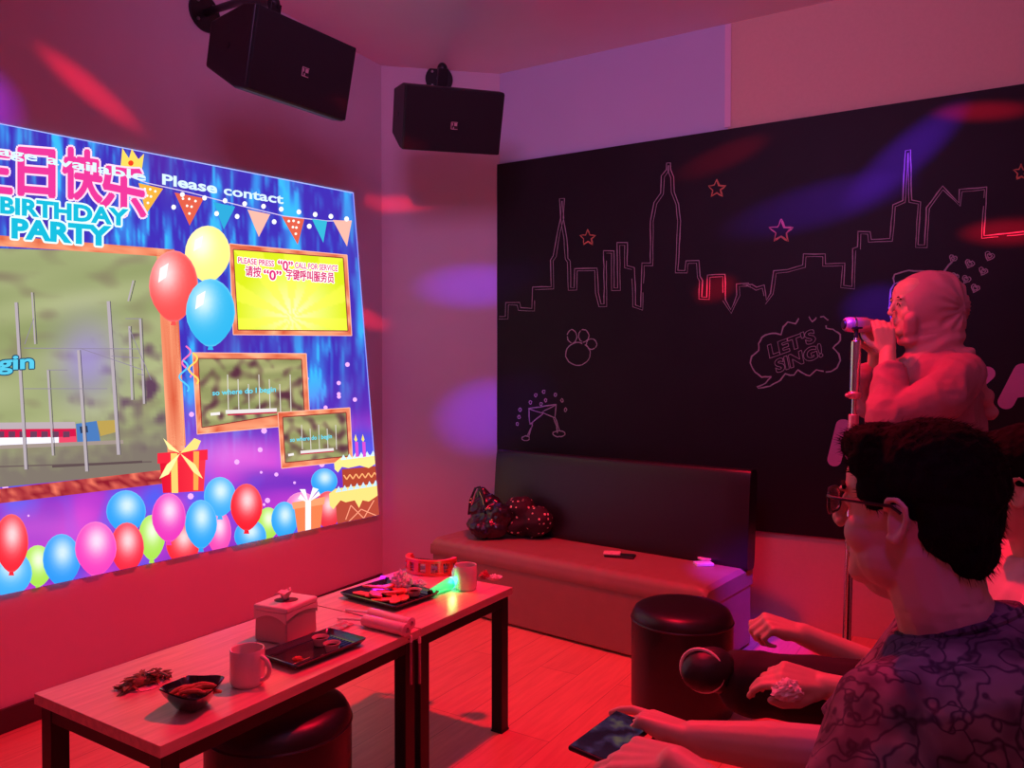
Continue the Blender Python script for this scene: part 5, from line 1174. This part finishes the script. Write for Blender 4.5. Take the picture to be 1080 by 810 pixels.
for q, kx in ((1, V3(.37, 1.18, .47)), (-1, V3(.58, 1.42, .47))):
    hp_ = Pv + l * q * .09 + V3(0, 0, -.04); m.chain([hp_, kx], [.10, .078]); m.chain([kx, kx + V3(.02, 0, -.34)], [.076, .062])
m.build('trousers', trs, man, voxel=.008, smth=3)
for kx in (V3(.37, 1.18, .47), V3(.58, 1.42, .47)):
    m = MB(); m.cap(kx + V3(.03, -.02, -.42), kx + V3(-.10, .12, -.43), .045, .038); m.build('shoe', black, man, voxel=.006, smth=2)
# his phone and the round black case under his right palm
pA, pB = V3(.112, 1.195, .722), V3(.222, 1.345, .722); pc = (pA + pB) / 2; px_ = (pB - pA).normalized(); pn = V3(.10, .02, 1).normalized(); py_ = pn.cross(px_).normalized(); pn = px_.cross(py_); Mph = Matrix((px_, py_, pn)).transposed()
T = thing('mobile_phone', 'dark phone held sideways in the foreground man\'s hands', 'phone', pc)
MB().box(pc, (.160, .076, .009), Mph).build('body', black, T, bevel=.004)
def scrm():
    m = bpy.data.materials.new('dim_phone_screen'); m.use_nodes = True; nt = m.node_tree; b = nt.nodes['Principled BSDF']; b.inputs['Base Color'].default_value = (.01, .01, .01, 1); b.inputs['Roughness'].default_value = .12
    tc = nt.nodes.new('ShaderNodeTexCoord'); n1 = nt.nodes.new('ShaderNodeTexNoise'); n1.inputs['Scale'].default_value = 28; nt.links.new(tc.outputs['Object'], n1.inputs['Vector'])
    cr = nt.nodes.new('ShaderNodeValToRGB'); e = cr.color_ramp.elements; e[0].position = .42; e[0].color = (.004, .004, .012, 1); e[1].position = .7; e[1].color = (.12, .10, .06, 1); e.new(.55).color = (.03, .02, .06, 1); nt.links.new(n1.outputs['Fac'], cr.inputs[0]); nt.links.new(cr.outputs[0], b.inputs['Emission Color']); b.inputs['Emission Strength'].default_value = .8; return m
MB().box(pc + pn * .005, (.152, .068, .0012), Mph).build('screen', scrm(), T)
wc = WR + V3(-.052, .010, -.030)
T = thing('earbud_case', 'small round glossy black case under the man\'s right palm', 'case', wc)
MB().lathe([(0, -.012), (.018, -.011), (.026, -.004), (.027, .003), (.022, .010), (0, .013)], wc, 32, frame(V3(-.3, -.7, .6))).build('shell', plm, T)
q = frame(V3(-.3, -.7, .6)); MB().box(wc + q @ V3(0, .006, .0125), (.012, .009, .001), q).build('emblem', badge, T)

# --- second seated person beyond him ---------------------------------
frd = thing('person', 'seated person in pink shirt behind the man in glasses, one leg crossed, holding tissue', 'person', (1.20, 1.70, 0), 'people seated side by side')
HC = V3(1.065, 1.60, 1.088); HM = basis(40, 6); bf = basis(15); f = bf.col[0].copy(); l = bf.col[1].copy(); S = V3(1.13, 1.62, .93); Pv = V3(1.24, 1.66, .49)
Lh = lambda x, y, z: HC + HM @ Vector((x, y, z))
m = MB(); head(m, HC, HM, .95); m.chain([Lh(-.015, 0, -.05), S + V3(.01, 0, -.01)], [.058, .065]); torso(m, S, Pv, f, l, .17, .10)
SHL = S + l * .16 - Z_ * .045; SHR = S - l * .16 - Z_ * .045
EL = V3(.87, 1.45, .665); WL = V3(.648, 1.585, .678); ER = V3(.905, 1.80, .615); WR = V3(.705, 1.86, .692)
m.chain([SHL, EL, WL], [.05, .04, .027]); m.chain([SHR, ER, WR], [.05, .038, .027])
hand(m, WL, V3(-1, .12, .22), V3(.1, -.55, 1), -1, [(20, 35, 25), (30, 45, 30), (38, 50, 34), (42, 52, 34)], (.7, .45, -.35), .95)
hand(m, WR, V3(-.95, 0, .30), V3(.1, -.3, 1), 1, [(55, 75, 45), (60, 78, 45), (62, 80, 45), (64, 80, 45)], (.7, .35, -.5), .95)
KL = V3(.93, 1.66, .60); AN = V3(.50, 1.76, .615); hp_ = Pv + l * .09 - V3(0, 0, .02)
m.chain([hp_, KL, AN], [.08, .055, .036]); KR = V3(.80, 1.92, .47); m.chain([Pv - l * .09, KR, V3(.80, 1.93, .09)], [.08, .055, .036])
m.build('body', skin, frd, voxel=.0045, smth=3)
m = MB(); m.ell(Lh(-.016, 0, .048), (.104, .087, .086), HM, 28, 18); m.ell(Lh(-.052, 0, .0), (.060, .078, .080), HM); m.ell(Lh(-.065, 0, -.05), (.034, .058, .035), HM); m.ell(Lh(.05, 0, .08), (.046, .066, .040), HM)
m.build('hair', hairm, frd, voxel=.005, smth=3, disp=.004, dscale=50)
pshirt = mat('pink_shirt_cloth', (.75, .45, .52), .8, var=.05, scale=20, bump=.1)
m = MB(); torso(m, S + V3(.01, 0, .01), Pv, f, l, .195, .125, .008); m.chain([S + l * .12 - Z_ * .035, SHL, SHL * .4 + EL * .6], [.07, .075, .066]); m.cone(SHL * .5 + EL * .5, SHL * .25 + EL * .75, .067, .070, 26)
m.chain([S - l * .12 - Z_ * .035, SHR, SHR * .4 + ER * .6], [.07, .073, .064]); m.cone(SHR * .5 + ER * .5, SHR * .25 + ER * .75, .065, .068, 26)
o = m.build('shirt', pshirt, frd, voxel=.007, smth=4); wrinkles(o, .009, 11, 1)
ptr = mat('black_trouser_cloth', (.012, .008, .012), .8, var=.3, bump=.2)
m = MB(); m.ell(Pv, (.17, .18, .12)); m.chain([hp_, KL, V3(.53, 1.755, .620)], [.105, .085, .068]); m.ell(V3(.545, 1.75, .610), (.075, .066, .070)); m.chain([Pv - l * .09, KR, V3(.80, 1.93, .14)], [.10, .08, .068])
o = m.build('trousers', ptr, frd, voxel=.007, smth=4); wrinkles(o, .006, 10, 2)
# crossed shoe, toe towards the camera's left, pale sole rim
sc = V3(.425, 1.735, .655); Msh = rotm(.35, .25, -.30)
m = MB(); m.ell(sc + V3(.02, .0, 0), (.065, .05, .045), Msh); m.cap(sc + V3(.02, 0, -.0), V3(.50, 1.76, .625), .045, .042)
shx = m.build('shoe', black, frd, voxel=.004, smth=3); plabel(shx, 'black canvas shoe of the crossed leg')
Mf = frame(V3(-.55, -.75, .1)); ring = []
for k in range(33):
    a = 2 * PI * k / 32; ring.append(sc + V3(.004, -.008, 0) + Mf @ Vector((.050 * math.cos(a), .046 * math.sin(a), 0)))
o = MB().tube(ring, .0042, 8).build('sole_rim', mat('white_rubber', (.85, .7, .7), .5, var=.05), frd); o.parent = shx; o.location = (0, 0, 0)
m = MB(); m.cap(V3(.81, 1.90, .055), V3(.68, 1.93, .045), .045, .038); m.box(V3(.75, 1.92, .011), (.25, .088, .02)); m.build('shoe', black, frd, voxel=.006, smth=2)
o = crumple(V3(.560, 1.555, .680), (.030, .022, .022), 'crumpled_tissue', tis, seed=20, amp=.3); tag(o, 'white tissue held in the fingers of the person with crossed leg', 'tissue')
# bench the two sit on
bs = thing('bench', 'plain black cushioned bench carrying the two seated people', 'bench', (1.02, 1.3, 0))
Mk = Matrix.Rotation(math.radians(52), 3, 'Z')
MB().box(V3(1.05, 1.28, .165), (1.7, .56, .33), Mk).build('base', ptr, bs, bevel=.02)
MB().box(V3(1.05, 1.28, .348), (1.7, .56, .035), Mk).build('cushion', leather_bk, bs, bevel=.015)
